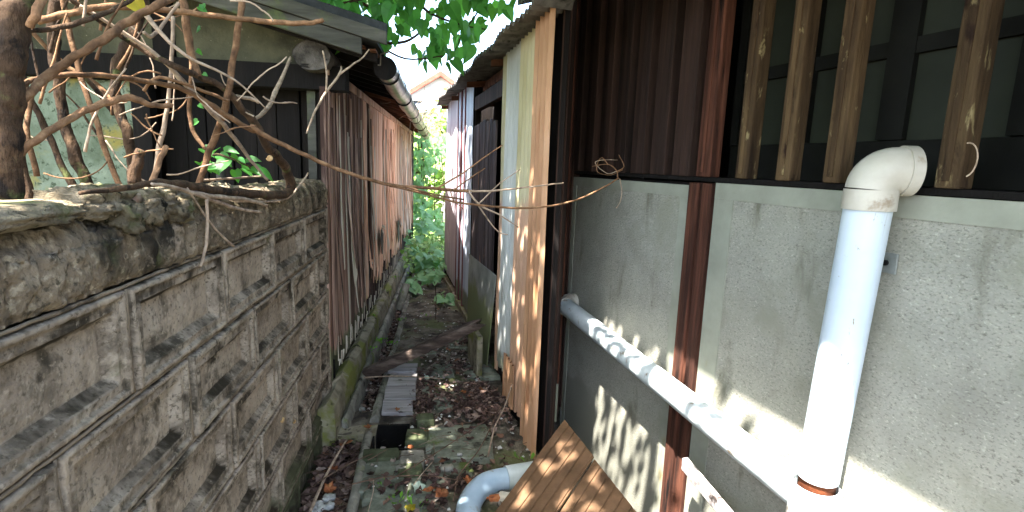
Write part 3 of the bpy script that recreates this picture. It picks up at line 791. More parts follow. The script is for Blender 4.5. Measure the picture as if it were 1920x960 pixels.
# gutter
gp = [at(722, 128, Y=2.75), at(760, 188, Y=4.35), at(786, 228, Y=6.0), at(800, 255, Y=7.7)]
ga = gp[0]; gb_ = gp[-1]
gpts = [ga + (gb_ - ga) * (i / 80) + Vector((0, 0, .006 * math.sin(i * .5))) for i in range(81)]
gut = MB().pipe(gpts, .053, .002, 22).build('gutter', M['tin'], shed, auto=True)
for i in range(11):
    t = .03 + i * .09
    p = ga + (gb_ - ga) * t
    q = ga + (gb_ - ga) * (t + .0016)
    MB().tube([p, q], .0565, 18).build('band', M['black'], gut)
# dead vines over the gutter
MB().tube([ga - (gb_ - ga).normalized() * .004, ga + (gb_ - ga).normalized() * .01], .0545, 22).build('end_cap', M['darkwood'], gut)
dv = MB()
for i in range(60):
    t = U(.25, 1) ** .7
    p = ga + (gb_ - ga) * t + Vector((U(.0, .06), U(-.2, .2), U(.0, .07)))
    pts = [p]
    dd = Vector((U(-.3, .6), U(-1, 1), U(-.6, .9))).normalized()
    for k in range(6):
        dd = (dd + Vector((U(-.6, .6), U(-.6, .6), U(-.6, .5)))).normalized()
        pts.append(pts[-1] + dd * .05)
    dv.tube(pts, U(.0015, .003), 4)
tag(dv.build('dead_vine', M['paletwig']), 'tangle of dry pale vine stems lying over the gutter', 'dead vine')
# short pale pole in the yard
mb = MB().tube([at(414, 360, Y=2.55), at(415, 288, Y=2.55)], .019, 12)
tag(mb.build('garden_pole', M['greytimber'], auto=True), 'short pale round pole standing before the dark opening', 'pole')

# ================================================================== RIGHT HOUSE with grey panels
house = empty('panelled_house', (1.5, 1.5, 0), 'dark timber house wall with grey cement panels below and barred windows above', 'house')
YE = -.9          # runs on past the camera
wb(1.895, 2.89, -.03, -.0, -.42, 1.25).build('panel', M['panel'], house)
wb(.35, 1.765, -.03, -.0, -.42, 1.265).build('panel', M['panel'], house)
wb(YE, .26, -.03, -.0, -.42, 1.265).build('panel', M['panel'], house)
def border(y0, y1, z0, z1, wt, wl, wr):
    wb(y0, y1, .0, .0035, z1 - wt, z1).build('panel_border', M['border'], house)
    wb(y0, y0 + wl, .0, .003, z0 - .45, z1 - wt - .001).build('panel_border', M['border'], house)
    wb(y1 - wr, y1, .0, .003, z0 - .45, z1 - wt - .001).build('panel_border', M['border'], house)
border(1.90, 2.89, .05, 1.25, .045, .055, .04)
border(.35, 1.765, .05, 1.265, .055, .05, .09)
border(YE, .26, .05, 1.265, .055, .05, .09)
# the post between the panels: two faces with a groove
for (ya, yb) in ((1.772, 1.890), (.262, .348)):
    mid = (ya + yb) / 2
    p_ = wb(ya, mid - .012, -.03, .016, -.42, 1.262).build('post', M['redpost'], house, bevel=.004)
    wb(mid - .012, mid + .006, -.03, .006, -.42, 1.262).build('groove_strip', M['redpost'], p_)
    wb(mid + .006, yb, -.03, .020, -.42, 1.262).build('half_post', M['redpost'], p_, bevel=.004)
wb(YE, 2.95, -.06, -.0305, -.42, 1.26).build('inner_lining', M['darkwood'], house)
wb(2.89, 2.99, -.05, .012, -.1, 2.6).build('corner_post', M['darkbar'], house, bevel=.004)
# ledge under the bars
wb(YE, 2.885, -.14, .004, 1.268, 1.283).build('window_ledge', M['darkwood'], house)
# dark board zone
y = 1.90
i = 0
while y < 2.88:
    w = .075 if i % 2 else .055
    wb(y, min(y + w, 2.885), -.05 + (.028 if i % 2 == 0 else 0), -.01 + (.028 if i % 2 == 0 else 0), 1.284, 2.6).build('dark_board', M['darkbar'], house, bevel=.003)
    y += w + .011
    i += 1
wb(1.88, 2.9, -.075, -.055, 1.284, 2.6).build('board_backing', M['greytimber'], house)
# window bars
for i, yb in enumerate([1.825, 1.64, 1.475, 1.315, 1.035, .87, .71, .55, .39]):
    hw_ = .036 if i == 0 else .025
    bar = wb(yb - hw_, yb + hw_, -.03, .016, 1.284, 2.12).build('window_bar', M['redpost'] if i == 0 else M['bar'], house, bevel=.004)
    wb(yb - .006, yb + .010, .016, .020, 1.30, 2.1).build('split_face', M['redpost'] if i == 0 else M['bar'], bar, bevel=.001)
# window set back
def win(y0, y1):
    f = wb(y0, y1, -.16, -.125, 1.284, 1.40).build('window', M['frame'], house, bevel=.003)
    wb(y0, y1, -.158, -.123, 1.615, 1.655).build('rail', M['frame'], f)
    wb(y0, y1, -.158, -.123, 2.0, 2.1).build('rail', M['frame'], f)
    n = max(1, round((y1 - y0) / .29))
    for k in range(n + 1):
        yy = y0 + (y1 - y0) * k / n
        wb(max(y0, yy - .035), min(y1, yy + .035), -.154, -.12, 1.402, 1.998).build('stile', M['frame'], f)
    for k in range(n):
        a = y0 + (y1 - y0) * k / n + .035; b = y0 + (y1 - y0) * (k + 1) / n - .035
        wb(a, b, -.143, -.138, 1.40, 1.615).build('pane', M['pane'], f)
        wb(a, b, -.143, -.138, 1.655, 2.0).build('pane', M['pane'], f)
win(.40, 1.86)
win(-.9, .38)
# house body behind and roof with deep eave
MB().add([tuple(WP(YE, -.5, z)) for z in (-.05, 2.8)] + [tuple(WP(2.98, -.5, z)) for z in (-.05, 2.8)], [(0, 1, 3, 2)]).build('room_wall', M['darkwood'], house)
MB().add([tuple(WP(2.985, o, z)) for o in (-.9, -.02) for z in (-.05, 2.8)], [(0, 1, 3, 2)]).build('end_wall', M['darkwood'], house)
EZ = 2.0
for k in range(5):
    y0, y1 = [(-1.2, -.3), (-.3, .6), (.6, 1.4), (1.4, 2.05), (2.05, 3.0)][k]
    e = lambda Y: .565 - .2 * (Y - .67)
    ps = []
    for dz in (0, .03):
        for (Y, dx) in ((y0, 0), (y1, 0), (y1, 2.6), (y0, 2.6)):
            ps.append((e(Y) + dx + (.30 if k == 4 else 0), Y, EZ + dz + .28 * dx + (.14 if k == 4 else 0)))
    MB().add(ps, [(0, 3, 2, 1), (4, 5, 6, 7), (0, 1, 5, 4), (1, 2, 6, 5), (2, 3, 7, 6), (3, 0, 4, 7)]).build('roof_sheet', M['roof'], house)
# bracket on the panel
br = wb(1.115, 1.165, .004, .010, 1.075, 1.125).build('bracket_plate', M['zinc'], None, bevel=.002)
p = WP(1.14, .010, 1.10)
MB().tube([p, p + WN * .006], .007, 10).build('screw', M['black'], br, auto=True)
q = WP(1.18, .004, 1.10)
MB().tube([q + WN * .0, q + WN * .03], .012, 12).build('rubber_stop', M['black'], br, auto=True)
tag(br, 'small square zinc plate screwed to the grey panel behind the upright pipe', 'bracket')
# brown drips under the bars
# wire curl on the ledge
cpts = []
c = onW(1812, 300, .03)
for i in range(12):
    a = -1.3 + i * .28
    cpts.append(c + WT * (-.02 * math.cos(a)) + Vector((0, 0, .035 * math.sin(a))))
tag(MB().tube(cpts, .0016, 5).build('string_loop', M['paletwig']), 'frayed white string hanging from the rightmost window bar', 'string')

# ---------------------------------------------------------------- pipes
hp = empty('horizontal_pipe', (.9, 2, .5), 'long dirty white drain pipe sloping along the grey panels', 'pipe')
p0 = onW(1058, 572, .082); p1 = onW(1500, 925, .082)
dirp = (p1 - p0).normalized()
pe = p0 + dirp * 2.35
MB().pipe([p0 + dirp * .03, p0 + dirp * .6, p0 + dirp * 1.2, pe], .046, .004, 32).build('pipe_run', M['pvc_dirty'], hp, auto=True)
# elbow turning into the wall
ctr = p0 + dirp * .03 - WN * .07
el = []
for i in range(9):
    a = math.pi / 2 * i / 8
    el.append(ctr + WN * .07 * math.cos(a) - dirp * .07 * math.sin(a))
MB().pipe(el + [el[-1] - WN * .05], .0495, .004, 28).build('elbow', M['pvc_beige'], hp, auto=True)
vp = empty('upright_pipe', (1.0, 1.15, .5), 'thick upright white vent pipe with beige elbow turned into the window', 'pipe')
b0 = onW(1533, 893, .085); t0 = onW(1606, 375, .085)
t0 = Vector((b0.x + .006, b0.y - .03, 1.262))
b0 = b0 + (t0 - b0) * 0.0
MB().pipe([b0, (b0 + t0) / 2, t0], .050, .004, 48).build('pipe_run', M['pvc_blue'], vp, auto=True)
MB().pipe([t0 - Vector((0, 0, .035)), t0 + Vector((0, 0, .012))], .0555, .006, 48).build('collar', M['pvc_beige'], vp, auto=True)
hd = (Vector((1, -.30, 0))).normalized()
R_ = .045
el = []
for i in range(13):
    a = math.pi / 2 * i / 12
    el.append(t0 + Vector((0, 0, .012)) + hd * (R_ - R_ * math.cos(a)) + Vector((0, 0, R_ * math.sin(a))))
el += [el[-1] + hd * .012, el[-1] + hd * .022]
elb = MB().pipe(el, .0535, .004, 40).build('elbow', M['pvc_beige'], vp, auto=True)
MB().pipe([el[-1] - hd * .012, el[-1] + hd * .012], .0575, .005, 40).build('rim', M['pvc_beige'], elb, auto=True)
# open tee socket under the upright pipe
tc = Vector((b0.x, b0.y, 0)); tz = b0.z
MB().pipe([(tc.x - .004, tc.y, tz - .13), (tc.x - .002, tc.y, tz - .022)], .058, .005, 40).build('tee_socket', M['pvc_dirty'], hp, auto=True)
MB().tube([(tc.x, tc.y, tz - .10), (tc.x, tc.y, tz - .002)], .044, 30).build('rusty_plug', M['stain'], hp, auto=True)
# loose elbow on the path
le = empty('loose_elbow_pipe', (.2, 1.95, 0), 'light blue grey plastic elbow pipe lying on the path under the brown boards', 'pipe')
le_d = Vector((0, -.055, -.006))
P0 = at(884, 990, Z=.056); P1 = at(902, 915, Z=.056); P2 = at(1010, 890, Z=.056)
ea = Vector((.115, 1.72, .056)) + le_d; eb = Vector((.125, 1.86, .056)) + le_d; ec = Vector((.20, 1.975, .06)) + le_d; ed = Vector((.36, 2.01, .065)) + le_d; ee = Vector((.46, 2.03, .068)) + le_d
pts = [Vector(t) for t in cr([tuple(ea), tuple(eb), tuple(ec), tuple(ed)], 7)]
MB().pipe(pts, .045, .005, 32).build('bend', M['pvc_sky'], le, auto=True)
MB().pipe([ed - Vector((.08, .012, 0)), ee], .049, .005, 32).build('sleeve', M['pvc_dirty'], le, auto=True)
MB().pipe([ea + Vector((-.004, -.14, 0)), ea + Vector((0.002, .045, 0))], .049, .005, 32).build('sleeve', M['pvc_sky'], le, auto=True)
st = MB().pipe([(.245, 1.86, .03), (.33, 1.83, .035)], .026, .004, 20)
tag(st.build('pipe_stub', M['pvc_beige'], auto=True), 'short beige pipe stub below the light blue elbow', 'pipe')

# ---------------------------------------------------------------- brown grooved boards
def grooved(A_, U_, V_, nu, nv, name, label, dz=0):
    """A_ corner, U_ along top edge, V_ down the slope; grooves run down the slope"""
    Nn = U_.cross(V_).normalized()
    if Nn.z < 0: Nn = -Nn
    mb = MB()
    us = []
    n = 48
    def h(t):
        s = (t * nu) % 1
        return .006 if .12 < s < .88 else 0
    fn = lambda u, v: A_ + U_ * u + V_ * v + Nn * (h(u) + dz)
    fk = lambda u, v: A_ + U_ * u + V_ * v - Nn * (.006 - dz)
    ts = []
    for k in range(nu):
        for s in (0, .11, .13, .5, .87, .89): ts.append((k + s) / nu)
    ts.append(.9999)
    vs = lin(0, 1, 6)
    mb.grid(fn, ts, vs); b = len(mb.v); mb.grid(fk, ts, vs)
    nn = len(ts)
    for j in (0, 5):
        for i in range(nn - 1): mb.f.append((j * nn + i, b + j * nn + i, b + j * nn + i + 1, j * nn + i + 1))
    for i in (0, nn - 1):
        for j in range(5): mb.f.append((j * nn + i, (j + 1) * nn + i, b + (j + 1) * nn + i, b + j * nn + i))
    o = mb.build(name, M['deck'])
    return tag(o, label, 'board', 'brown grooved boards at the foot of the grey wall')
cA = at(1058, 787, Y=1.93); cB = at(1113, 856, Y=1.71); cD = at(943, 940, Z=.13)
Ud = (cB - cA); Vd = (cD - cA)
grooved(cA, Ud, Vd * 1.55, 5, 6, 'grooved_board', 'upper brown grooved board leaning by the light blue elbow pipe')
grooved(cA + Ud * .98, Ud * 1.5, Vd * 1.35, 7, 6, 'grooved_board', 'lower brown grooved board tucked under the other, nearer the grey wall', dz=-.02)
# grey rail leaning by the post
ra = onW(1283, 868, .10); rb = onW(1400, 1010, .12)
dd = (rb - ra)
mb = MB(); mb.obox((ra + rb) / 2, dd / 2, WN * .012, Vector((0, 0, .022)))
tag(mb.build('timber_rail', M['slate'], bevel=.003), 'weathered grey timber rail below the sloping pipe by the red post', 'timber')

# ================================================================== RIGHT SHED (corrugated)
cs = empty('corrugated_shed', (.8, 4, 0), 'shed clad in orange, yellow, white and pale blue sheets on the right', 'shed')
def corr(name, m, y0, y1, z0, z1, pitch, amp, off=0, jag=.0, kind='sin', lean=0, parent=cs, ztop=None, seg=None):
    n = max(8, int((y1 - y0) / pitch * (seg or 8)))
    zs = lin(0, 1, 10)
    jg = {}
    mb = MB()
    def bot(y):
        k = int((y - y0) / pitch * 1.0)
        if k not in jg: jg[k] = U(0, jag)
        return jg[k]
    sx = U(0, 9)
    def fn(y, v, b=0):
        ph = ((y - y0) / pitch) % 1
        if kind == 'sin': h = amp * math.sin(2 * math.pi * ph)
        else: h = amp * (1 if .15 < ph < .6 else -1 if (ph > .75 or ph < 0) else (ph / .15 * 2 - 1 if ph <= .15 else 1 - (ph - .6) / .15 * 2))
        zb = z0 + bot(y)
        z = zb + (z1 - zb) * v
        p = LP(y, off + h + lean * (1 - v) + .004 * fb(y + sx, z, 0, 1.5) - b, z)
        return p
    us = lin(y0, y1, n + 1)
    mb.grid(fn, us, zs); b = len(mb.v)
    mb.grid(lambda y, v: fn(y, v, .003), us, zs)
    nn = n + 1
    for i in (0, n):
        for j in range(9): mb.f.append((j * nn + i, (j + 1) * nn + i, b + (j + 1) * nn + i, b + j * nn + i))
    for i in range(n): mb.f.append((i, b + i, b + i + 1, i + 1))
    return mb.build(name, m, parent, smooth=False, auto=True)
corr('orange_sheet', M['orange'], 2.165, 2.385, -.02, 2.05, .066, .016, .024, .05)
corr('yellow_sheet', M['yellow'], 2.37, 2.74, .03, 1.93, .066, .008, .010, .06, 'sin')
corr('white_sheet', M['white'], 2.72, 3.10, .08, 1.92, .034, .005, .0, .05, 'box')
corr('cream_strip', M['yellow'], 3.07, 3.15, .04, 1.90, .05, .006, .004, .03)
corr('orange_patch', M['orange'], 2.58, 2.80, -.0, .28, .05, .006, .026, .06)
# dark doorway and weathered door board
lb(3.0, 5.95, -.55, -.50, -.1, 2.0).build('inner_wall', M['darkwood'], cs)
lb(3.16, 3.20, -.50, -.01, -.1, 1.93).build('door_jamb', M['darkbar'], cs)
lb(3.16, 4.2, -.06, -.01, 1.70, 1.80).build('cross_beam', M['darkbar'], cs, bevel=.004)
lb(3.22, 4.15, -.12, -.06, 1.84, 1.90).build('top_beam', M['rafter'], cs, bevel=.004)
y = 3.30
for w in (.10, .09, .13, .10, .12, .12, .14):
    lb(y, y + w - .006, -.004 + U(-.004, .004), .012 + U(-.002, .004), .40 + U(-.03, .03), 1.575 + U(-.01, .02)).build('door_board', M['oldboard'], cs, bevel=.003)
    y += w
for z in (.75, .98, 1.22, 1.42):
    lb(3.235, 3.265, -.06, -.05, z, z + .035).build('painted_daylight', M['white'], cs)  # white strips standing in for daylight between the door boards
lb(3.20, 3.30, -.08, -.062, .0, 1.7).build('door_stile', M['darkwood'], cs)
# leaning grey sheet
mb = MB()
tl, tr_ = LP(4.16, .016, .60), LP(3.14, .016, .64)
bl, brr = LP(4.10, .03, -.02), LP(3.25, .04, -.05)
ps = [tl, tr_, brr, bl]; bk = [p - LN * .006 for p in ps]
mb.add([tuple(p) for p in ps + bk], [(0, 1, 2, 3), (7, 6, 5, 4), (0, 4, 5, 1), (1, 5, 6, 2), (2, 6, 7, 3), (3, 7, 4, 0)])
tag(mb.build('leaning_sheet', M['greypanel'], bevel=.001), 'flat grey sheet with green algal film leaning at the foot of the dark door', 'sheet')
# blue sheets
def bsheet(y0, y1, m, z0=.07, z1=1.945, off=0.0, name='blue_sheet'):
    return corr(name, m, y0, y1, z0, z1, .08, .0022, off, .02)
bsheet(4.22, 4.56, M['bluesheet']); bsheet(4.60, 4.78, M['bluesheet'], off=-.006); bsheet(4.81, 4.97, M['bluesheet'], off=.004)
bsheet(5.03, 5.95, M['mauvesheet'], .12, 1.35, off=.006); bsheet(5.03, 5.95, M['mauvesheet'], 1.30, 1.945, off=.0)
for y0 in (4.57, 4.79, 4.99):
    lb(y0, y0 + .03, -.01, .008, .05, 1.945).build('joint_strip', M['redstrip'], cs)
lb(4.2, 5.96, -.06, -.02, -.1, 1.95).build('cladding_core', M['darkwood'], cs)
lb(2.2, 3.16, -.05, -.03, -.1, 1.93).build('cladding_core', M['darkwood'], cs)
lb(4.2, 6.0, -.09, .02, -.12, .06).build('plinth', M['footing'], cs)
lb(5.95, 5.99, -1.5, .0, -.1, 2.1).build('far_wall', M['darkwood'], cs)
lb(3.16, 3.20, -1.2, -.5, -.1, 1.9).build('inner_wall', M['darkwood'], cs)
# return boards between the orange sheet and the grey house
pa = LP(2.2, -.03); pb = WP(2.93, .014)
dv_ = pb - pa
for k in range(4):
    a = pa + dv_ * (k / 4 + .004); b = pa + dv_ * ((k + 1) / 4 - .004)
    nrm = Vector((dv_.y, -dv_.x, 0)).normalized()
    c = (a + b) / 2 + Vector((0, 0, 1.2))
    MB().obox(c, (b - a) / 2, nrm * .008 * (1 + (k % 2)), (0, 0, 1.3)).build('return_board', M['redpost'] if k == 3 else M['darkbar'], cs, bevel=.003)
# pale broken slats at the foot of the return
for k, (px, py0, py1) in enumerate([(1022, 720, 800), (1032, 700, 812), (1042, 720, 790)]):
    q0 = at(px - 3, py1, Y=2.45 + k * .1); q1 = at(px + 1, py0, Y=2.45 + k * .1)
    MB().obox((q0 + q1) / 2, (q1 - q0) / 2, (.012, 0, 0), (0, .004, 0)).build('broken_slat', M['white'], cs)
# corrugated roof: corrugations run up the slope
def roofx(Y): return .338 - .104 * (Y - 2.1)
sec = [(2.06, 3.0), (2.98, 3.96), (3.94, 4.92), (4.9, 5.86)]
for k, (y0, y1) in enumerate(sec):
    n = 96
    mb = MB()
    def fr(y, v, b=0):
        e = roofx(y) + .012 * math.sin(y * 9)
        h = .012 * math.sin(2 * math.pi * y / .066)
        wv = 1.9 if y0 > 2.9 else .17
        x = e + v * wv
        return (x, y + .1 * v, 1.905 + .004 * k + .11 * v * wv + h + .004 * (k % 2) + b - .02 * (y > 5.5) * (1 - v) * (y - 5.5) * 3)
    us = lin(y0, y1, n + 1); vs = [0, .02, .08, .2, .6, 1]
    mb.grid(fr, us, vs); b = len(mb.v)
    mb.grid(lambda y, v: fr(y, v, .006), us, vs)
    nn = n + 1
    for i in range(n): mb.f.append((i, i + 1, b + i + 1, b + i))
    for i in (0, n):
        for j in range(5): mb.f.append((j * nn + i, (j + 1) * nn + i, b + (j + 1) * nn + i, b + j * nn + i))
    mb.build('roof_sheet', M['roof'], cs, auto=True)
for yy in (3.2, 4.1, 5.0, 5.85):
    a = LP(yy, .07, 1.872); b_ = LP(yy, -1.2, 1.872 + .11 * 1.27)
    MB().obox((a + b_) / 2, (b_ - a) / 2, (0, .02, 0), (0, 0, .018)).build('rafter', M['rafter'], cs)

# ================================================================== leaves
def leaf_pts(L_, W_, fold=.2, droop=.15, heart=True):
    """heart-shaped leaf along +Y from the stalk, folded on the midrib; verts, faces"""
    side = [(.0, .06), (.28, -.06), (.48, .12), (.5, .34), (.38, .6), (.18, .84)] if heart else [(.0, 0), (.16, .1), (.3, .3), (.32, .5), (.22, .75), (.1, .9)]
    mid = [(0, .06), (0, .3), (0, .6), (0, .85)]
    tip = (0, 1.05)
    def P(x, y): return Vector((x * W_ * 2 * .5 * 2 * .5, y * L_, -abs(x) * W_ * fold * -1 - droop * L_ * y * y))
    vs = [P(0, .05), P(0, .35), P(0, .7), P(*tip)]
    rs = [P(x, y) for x, y in side[1:]]
    ls = [P(-x, y) for x, y in side[1:]]
    vs += rs + ls       # 4..8 right, 9..13 left
    fs = [(0, 4, 5), (0, 5, 6, 1), (1, 6, 7, 2), (2, 7, 8, 3), (0, 10, 9), (0, 1, 11, 10), (1, 2, 12, 11), (2, 3, 13, 12)]
    return vs, fs
def leaf_mesh(name, L_, W_, m, **k):
    mb = MB(); v, f = leaf_pts(L_, W_, **k); mb.add(v, f)
    return mb.mesh(name, m, smooth=False)
def orient(fwd, normal):
    f = fwd.normalized(); n = (normal - f * normal.dot(f)).normalized(); x = f.cross(n)
    return Matrix((x, f, n)).transposed()
def place_leaf(me, p, fwd, nrm, s, parent=None, name='leaf'):
    o = bpy.data.objects.new(name, me)
    R_ = orient(fwd, nrm)
    o.rotation_euler = R_.to_euler(); o.location = p; o.scale = (s, s, s)
    col.objects.link(o)
    par(o, parent)
    return o

LM = [leaf_mesh('leaf', .10, .085, M['leaf'], fold=U(.1, .5), droop=U(.05, .35)) for _ in range(5)]
VM = [leaf_mesh('leaf', .10, .095, M['vineleaf'], fold=U(.0, .4), droop=U(.05, .35)) for _ in range(5)]

# overhead leafy boughs in front of the sky
bough = empty('leafy_bough', at(700, -60, Y=2.9), 'overhanging bough of heart shaped green leaves against the white sky', 'bough')
blines = [[(545, -25, 2.9, 5), (600, 30, 2.9, 4), (650, 62, 2.95, 4), (700, 78, 3.0, 4), (760, 78, 3.0, 3), (800, 50, 3.0, 2)],
          [(700, 78, 3.0, 2.5), (760, 110, 2.95, 2), (830, 105, 3.0, 1.5)],
          [(620, -20, 3.0, 4), (700, 15, 3.1, 3), (745, 28, 3.1, 2)],
          [(760, -30, 3.1, 4), (800, 20, 3.1, 3), (860, 45, 3.1, 2), (910, 55, 3.1, 1.5)],
          [(880, -30, 3.2, 3), (900, 10, 3.2, 2), (870, 60, 3.15, 1.5), (850, 100, 3.1, 1)],
          [(500, -10, 2.8, 3), (600, 10, 2.8, 2.5), (720, -10, 2.9, 2)]]
for bl_ in blines:
    pp = cr([tuple(at(x, y, Y=d)) + (r * d / 1000 * .8,) for x, y, d, r in bl_], 5)
    MB().tube([p[:3] for p in pp], [p[3] for p in pp], 7).build('twig', M['bark'], bough, smooth=True)
def in_leafzone(x, y):
    # lower limit of the leaves as seen in the photograph
    lim = [(560, 25), (600, 90), (640, 78), (690, 100), (735, 88), (790, 118), (850, 132), (880, 100), (900, 60), (960, 20), (975, 0)]
    for (a, b), (c, d_) in zip(lim, lim[1:]):
        if a <= x <= c: return y < b + (d_ - b) * (x - a) / (c - a) - 4
    return False
cnt = 0
while cnt < 250:
    x, y = U(560, 970), U(-55, 132)
    if y > -5 and not in_leafzone(x, y): continue
    if x < 640 and y > 30 and rnd() < .3: continue
    if fb(x / 60, y / 60, 2, 1) > .34 and rnd() < .8: continue
    d_ = U(2.75, 3.5)
    if x > 880 and d_ < 2.6: continue
    p = at(x, y, Y=d_)
    fw = Vector((U(-.7, .7), U(-.6, .6), -1 + U(-.2, .8)))
    place_leaf(random.choice(LM), p, fw, Vector((U(-.6, .6), U(-1, .2), U(.2, 1))), U(.6, 1.05), bough)
    cnt += 1

# unseen shade tree; crown leaves set per sun ray to shape the dapples
tree = empty('shade_tree', (-2.2, .2, 0), 'unseen leafy tree left of the camera, crown shaped to dapple the alley', 'tree')
tr1 = cr([(-2.2, .2, 0, .11), (-2.15, .25, 1.0, .10), (-2.0, .2, 1.9, .085), (-1.6, .3, 2.5, .07), (-.9, .5, 3.0, .045), (-.2, .9, 3.2, .025), (.3, 1.4, 3.2, .012)], 6)
MB().tube([p[:3] for p in tr1], [p[3] for p in tr1], 12, wob=.05).build('trunk', M['bark'], tree, smooth=True)
for ln in [[(-1.6, .3, 2.5, .05), (-1.5, 1.2, 2.9, .035), (-1.2, 2.4, 3.2, .02), (-.9, 3.6, 3.3, .01)], [(-2.0, .2, 2.0, .05), (-1.9, -.5, 2.8, .03), (-1.2, -1.0, 3.2, .015)], [(-.9, .5, 3.0, .03), (-.6, 1.8, 3.2, .02), (-.2, 3.0, 3.3, .01)]]:
    pp = cr(ln, 5)
    MB().tube([p[:3] for p in pp], [p[3] for p in pp], 8).build('limb', M['bark'], tree, smooth=True)
rs = np.random.RandomState(5)
cv, cf = [], []
lv = [Vector((0, 0, 0)), Vector((.42, .3, .06)), Vector((.36, .65, .03)), Vector((0, 1.0, -.08)), Vector((-.36, .65, .03)), Vector((-.42, .3, .06)), Vector((0, .5, 0))]
lfc = [(0, 1, 6), (1, 2, 6), (2, 3, 6), (3, 4, 6), (4, 5, 6), (5, 0, 6)]
nl = 0
def cover(p):
    """leaf density asked of the crown along the sun ray through p"""
    t = (p.z - 1.22) / -SUN.z
    q = p + SUN * t
    if q.x < -.50:
        if q.y > 2.2: return .8
        return .06 if q.y < 1.5 else .25 if q.y < 2.0 else .5
    # wall hit
    den = SUN.x + .2 * SUN.y
    tw = (WX(p.y) - p.x) / den
    h = p + SUN * tw
    tl = (LX(p.y) - p.x) / (SUN.x + .104 * SUN.y)
    hl = p + SUN * tl
    tgd = p.z / -SUN.z
    gpt = p + SUN * tgd
    if 2.15 < hl.y < 3.1 and hl.z > 0: return .50 if hl.z < 1.1 else 1.0
    if h.z > -.30 and h.y < 2.95:
        if h.z > .8 and h.y > 1.9: return .9
        if h.y < 1.0: return .01
        if h.y < 1.35: return .003
        if h.y < 1.74: return .03
        if h.y < 1.9: return .05
        return .25001 if False else .25
    if hl.y > 4.4: return .12
    if gpt.y > 4.6: return .3
    if gpt.y < 1.9 and gpt.x > .3: return .35
    return 1.0
tries = 0
while tries < 46000:
    tries += 1
    p = Vector((U(-3.2, 1.15), U(-1.6, 4.6), U(2.45, 3.5)))
    cp_ = cover(p)
    if rnd() > (.33 if abs(cp_ - .25) < .001 else cp_): continue
    q = proj(p)
    if q and -80 < q[0] < 2000 and q[1] > -60: continue
    s = U(.06, .10)
    if abs(cover(p) - .25) < .001: s = U(.045, .065)
    fw = Vector((U(-1, 1), U(-1, 1), U(-.8, .2))); nm = Vector((U(-.6, .6), U(-.6, .6), 1))
    Rm = orient(fw, nm)
    b = len(cv)
    cv += [tuple(p + (Rm @ v) * s) for v in lv]
    cf += [tuple(b + i for i in f) for f in lfc]
me = bpy.data.meshes.new('crown'); me.from_pydata(cv, [], cf); me.materials.append(M['leafc'])
o = bpy.data.objects.new('crown', me); col.objects.link(o); par(o, tree); o['kind'] = 'stuff'

# ---------------------------------------------------------------- shrub stems and branches over the block wall
def branch(lst, m, parent, name='branch', n=7, wob=.06, k=5, depth_is='Y'):
    pts = []
    for x, y, d_, r in lst:
        p = at(x, y, Y=d_)
        pts.append(tuple(p) + (r * (p - EYE).dot(FWD) / 1000,))
    pp = cr(pts, k)
    ang = U(0, 6)
    q = []
    for i, a in enumerate(pp):
        j = a[3] * .15; ii = i * 5 / k
        q.append((a[0] + j * math.sin(ii * 1.3 + ang), a[1], a[2] + j * math.sin(ii * 1.9 + ang)))
    mb = MB().tube(q, [a[3] * (1 + (wob * .5 * math.sin(i * 2.3) if k <= 6 else 0)) for i, a in enumerate(pp)], n)
    if max(a[3] for a in pp) > .008:
        nv = []
        for i, v in enumerate(mb.v):
            c = Vector(q[min(i // n, len(q) - 1)][:3]); d0 = Vector(v) - c
            nv.append(tuple(c + d0 * (1 + .16 * fb(v[0], v[1], v[2], 30, 4))))
        mb.v = nv
    return mb.build(name, m, parent, smooth=True)
sh1 = empty('gnarled_shrub', at(15, 400, Y=.95), 'thick brown trunk at the left edge with cut sunlit branches', 'shrub')
branch([(8, 430, .95, 25), (10, 370, .95, 24), (18, 290, .95, 21), (16, 200, .95, 22), (20, 110, .95, 23), (34, 20, .97, 24), (42, -40, 1.0, 20)], M['bark'], sh1, 'trunk', 36, .05, k=26)
branch([(20, 215, .95, 12), (50, 180, .96, 8), (95, 138, 1.0, 8), (150, 100, 1.02, 7.5), (200, 70, 1.05, 7.5), (238, 42, 1.08, 7.5), (290, 12, 1.1, 7), (340, -15, 1.15, 8)], M['redbark'], sh1, n=16, k=14)
branch([(22, 300, .95, 8), (60, 268, .96, 7), (110, 235, 1.0, 6.5), (165, 205, 1.05, 6.5), (215, 188, 1.08, 6.5), (248, 184, 1.1, 6.5), (285, 197, 1.12, 5), (322, 198, 1.15, 4.5)], M['redbark'], sh1, n=16, k=14)
branch([(55, 50, .95, 7), (68, 25, .95, 8), (82, -15, .98, 8)], M['redbark'], sh1)
branch([(40, 160, .97, 5), (70, 148, 1.0, 5), (130, 140, 1.1, 5), (210, 143, 1.2, 5), (290, 155, 1.3, 5), (345, 168, 1.35, 5), (400, 200, 1.4, 5.5), (450, 232, 1.45, 5), (478, 246, 1.5, 5)], M['redbark'], sh1)
branch([(30, 60, .98, 4), (110, 52, 1.05, 5), (170, 35, 1.1, 5), (225, 12, 1.15, 4), (260, -10, 1.2, 4)], M['bark'], sh1)
sh2 = empty('stem_clump', at(170, 380, Y=1.6), 'clump of bare brown stems growing behind the block wall', 'shrub')
branch([(185, 420, 1.55, 11), (165, 350, 1.55, 10), (138, 285, 1.55, 10), (118, 215, 1.55, 9), (110, 150, 1.55, 9), (100, 80, 1.55, 10), (104, 0, 1.55, 10)], M['bark'], sh2, 'stem', 18, k=12)
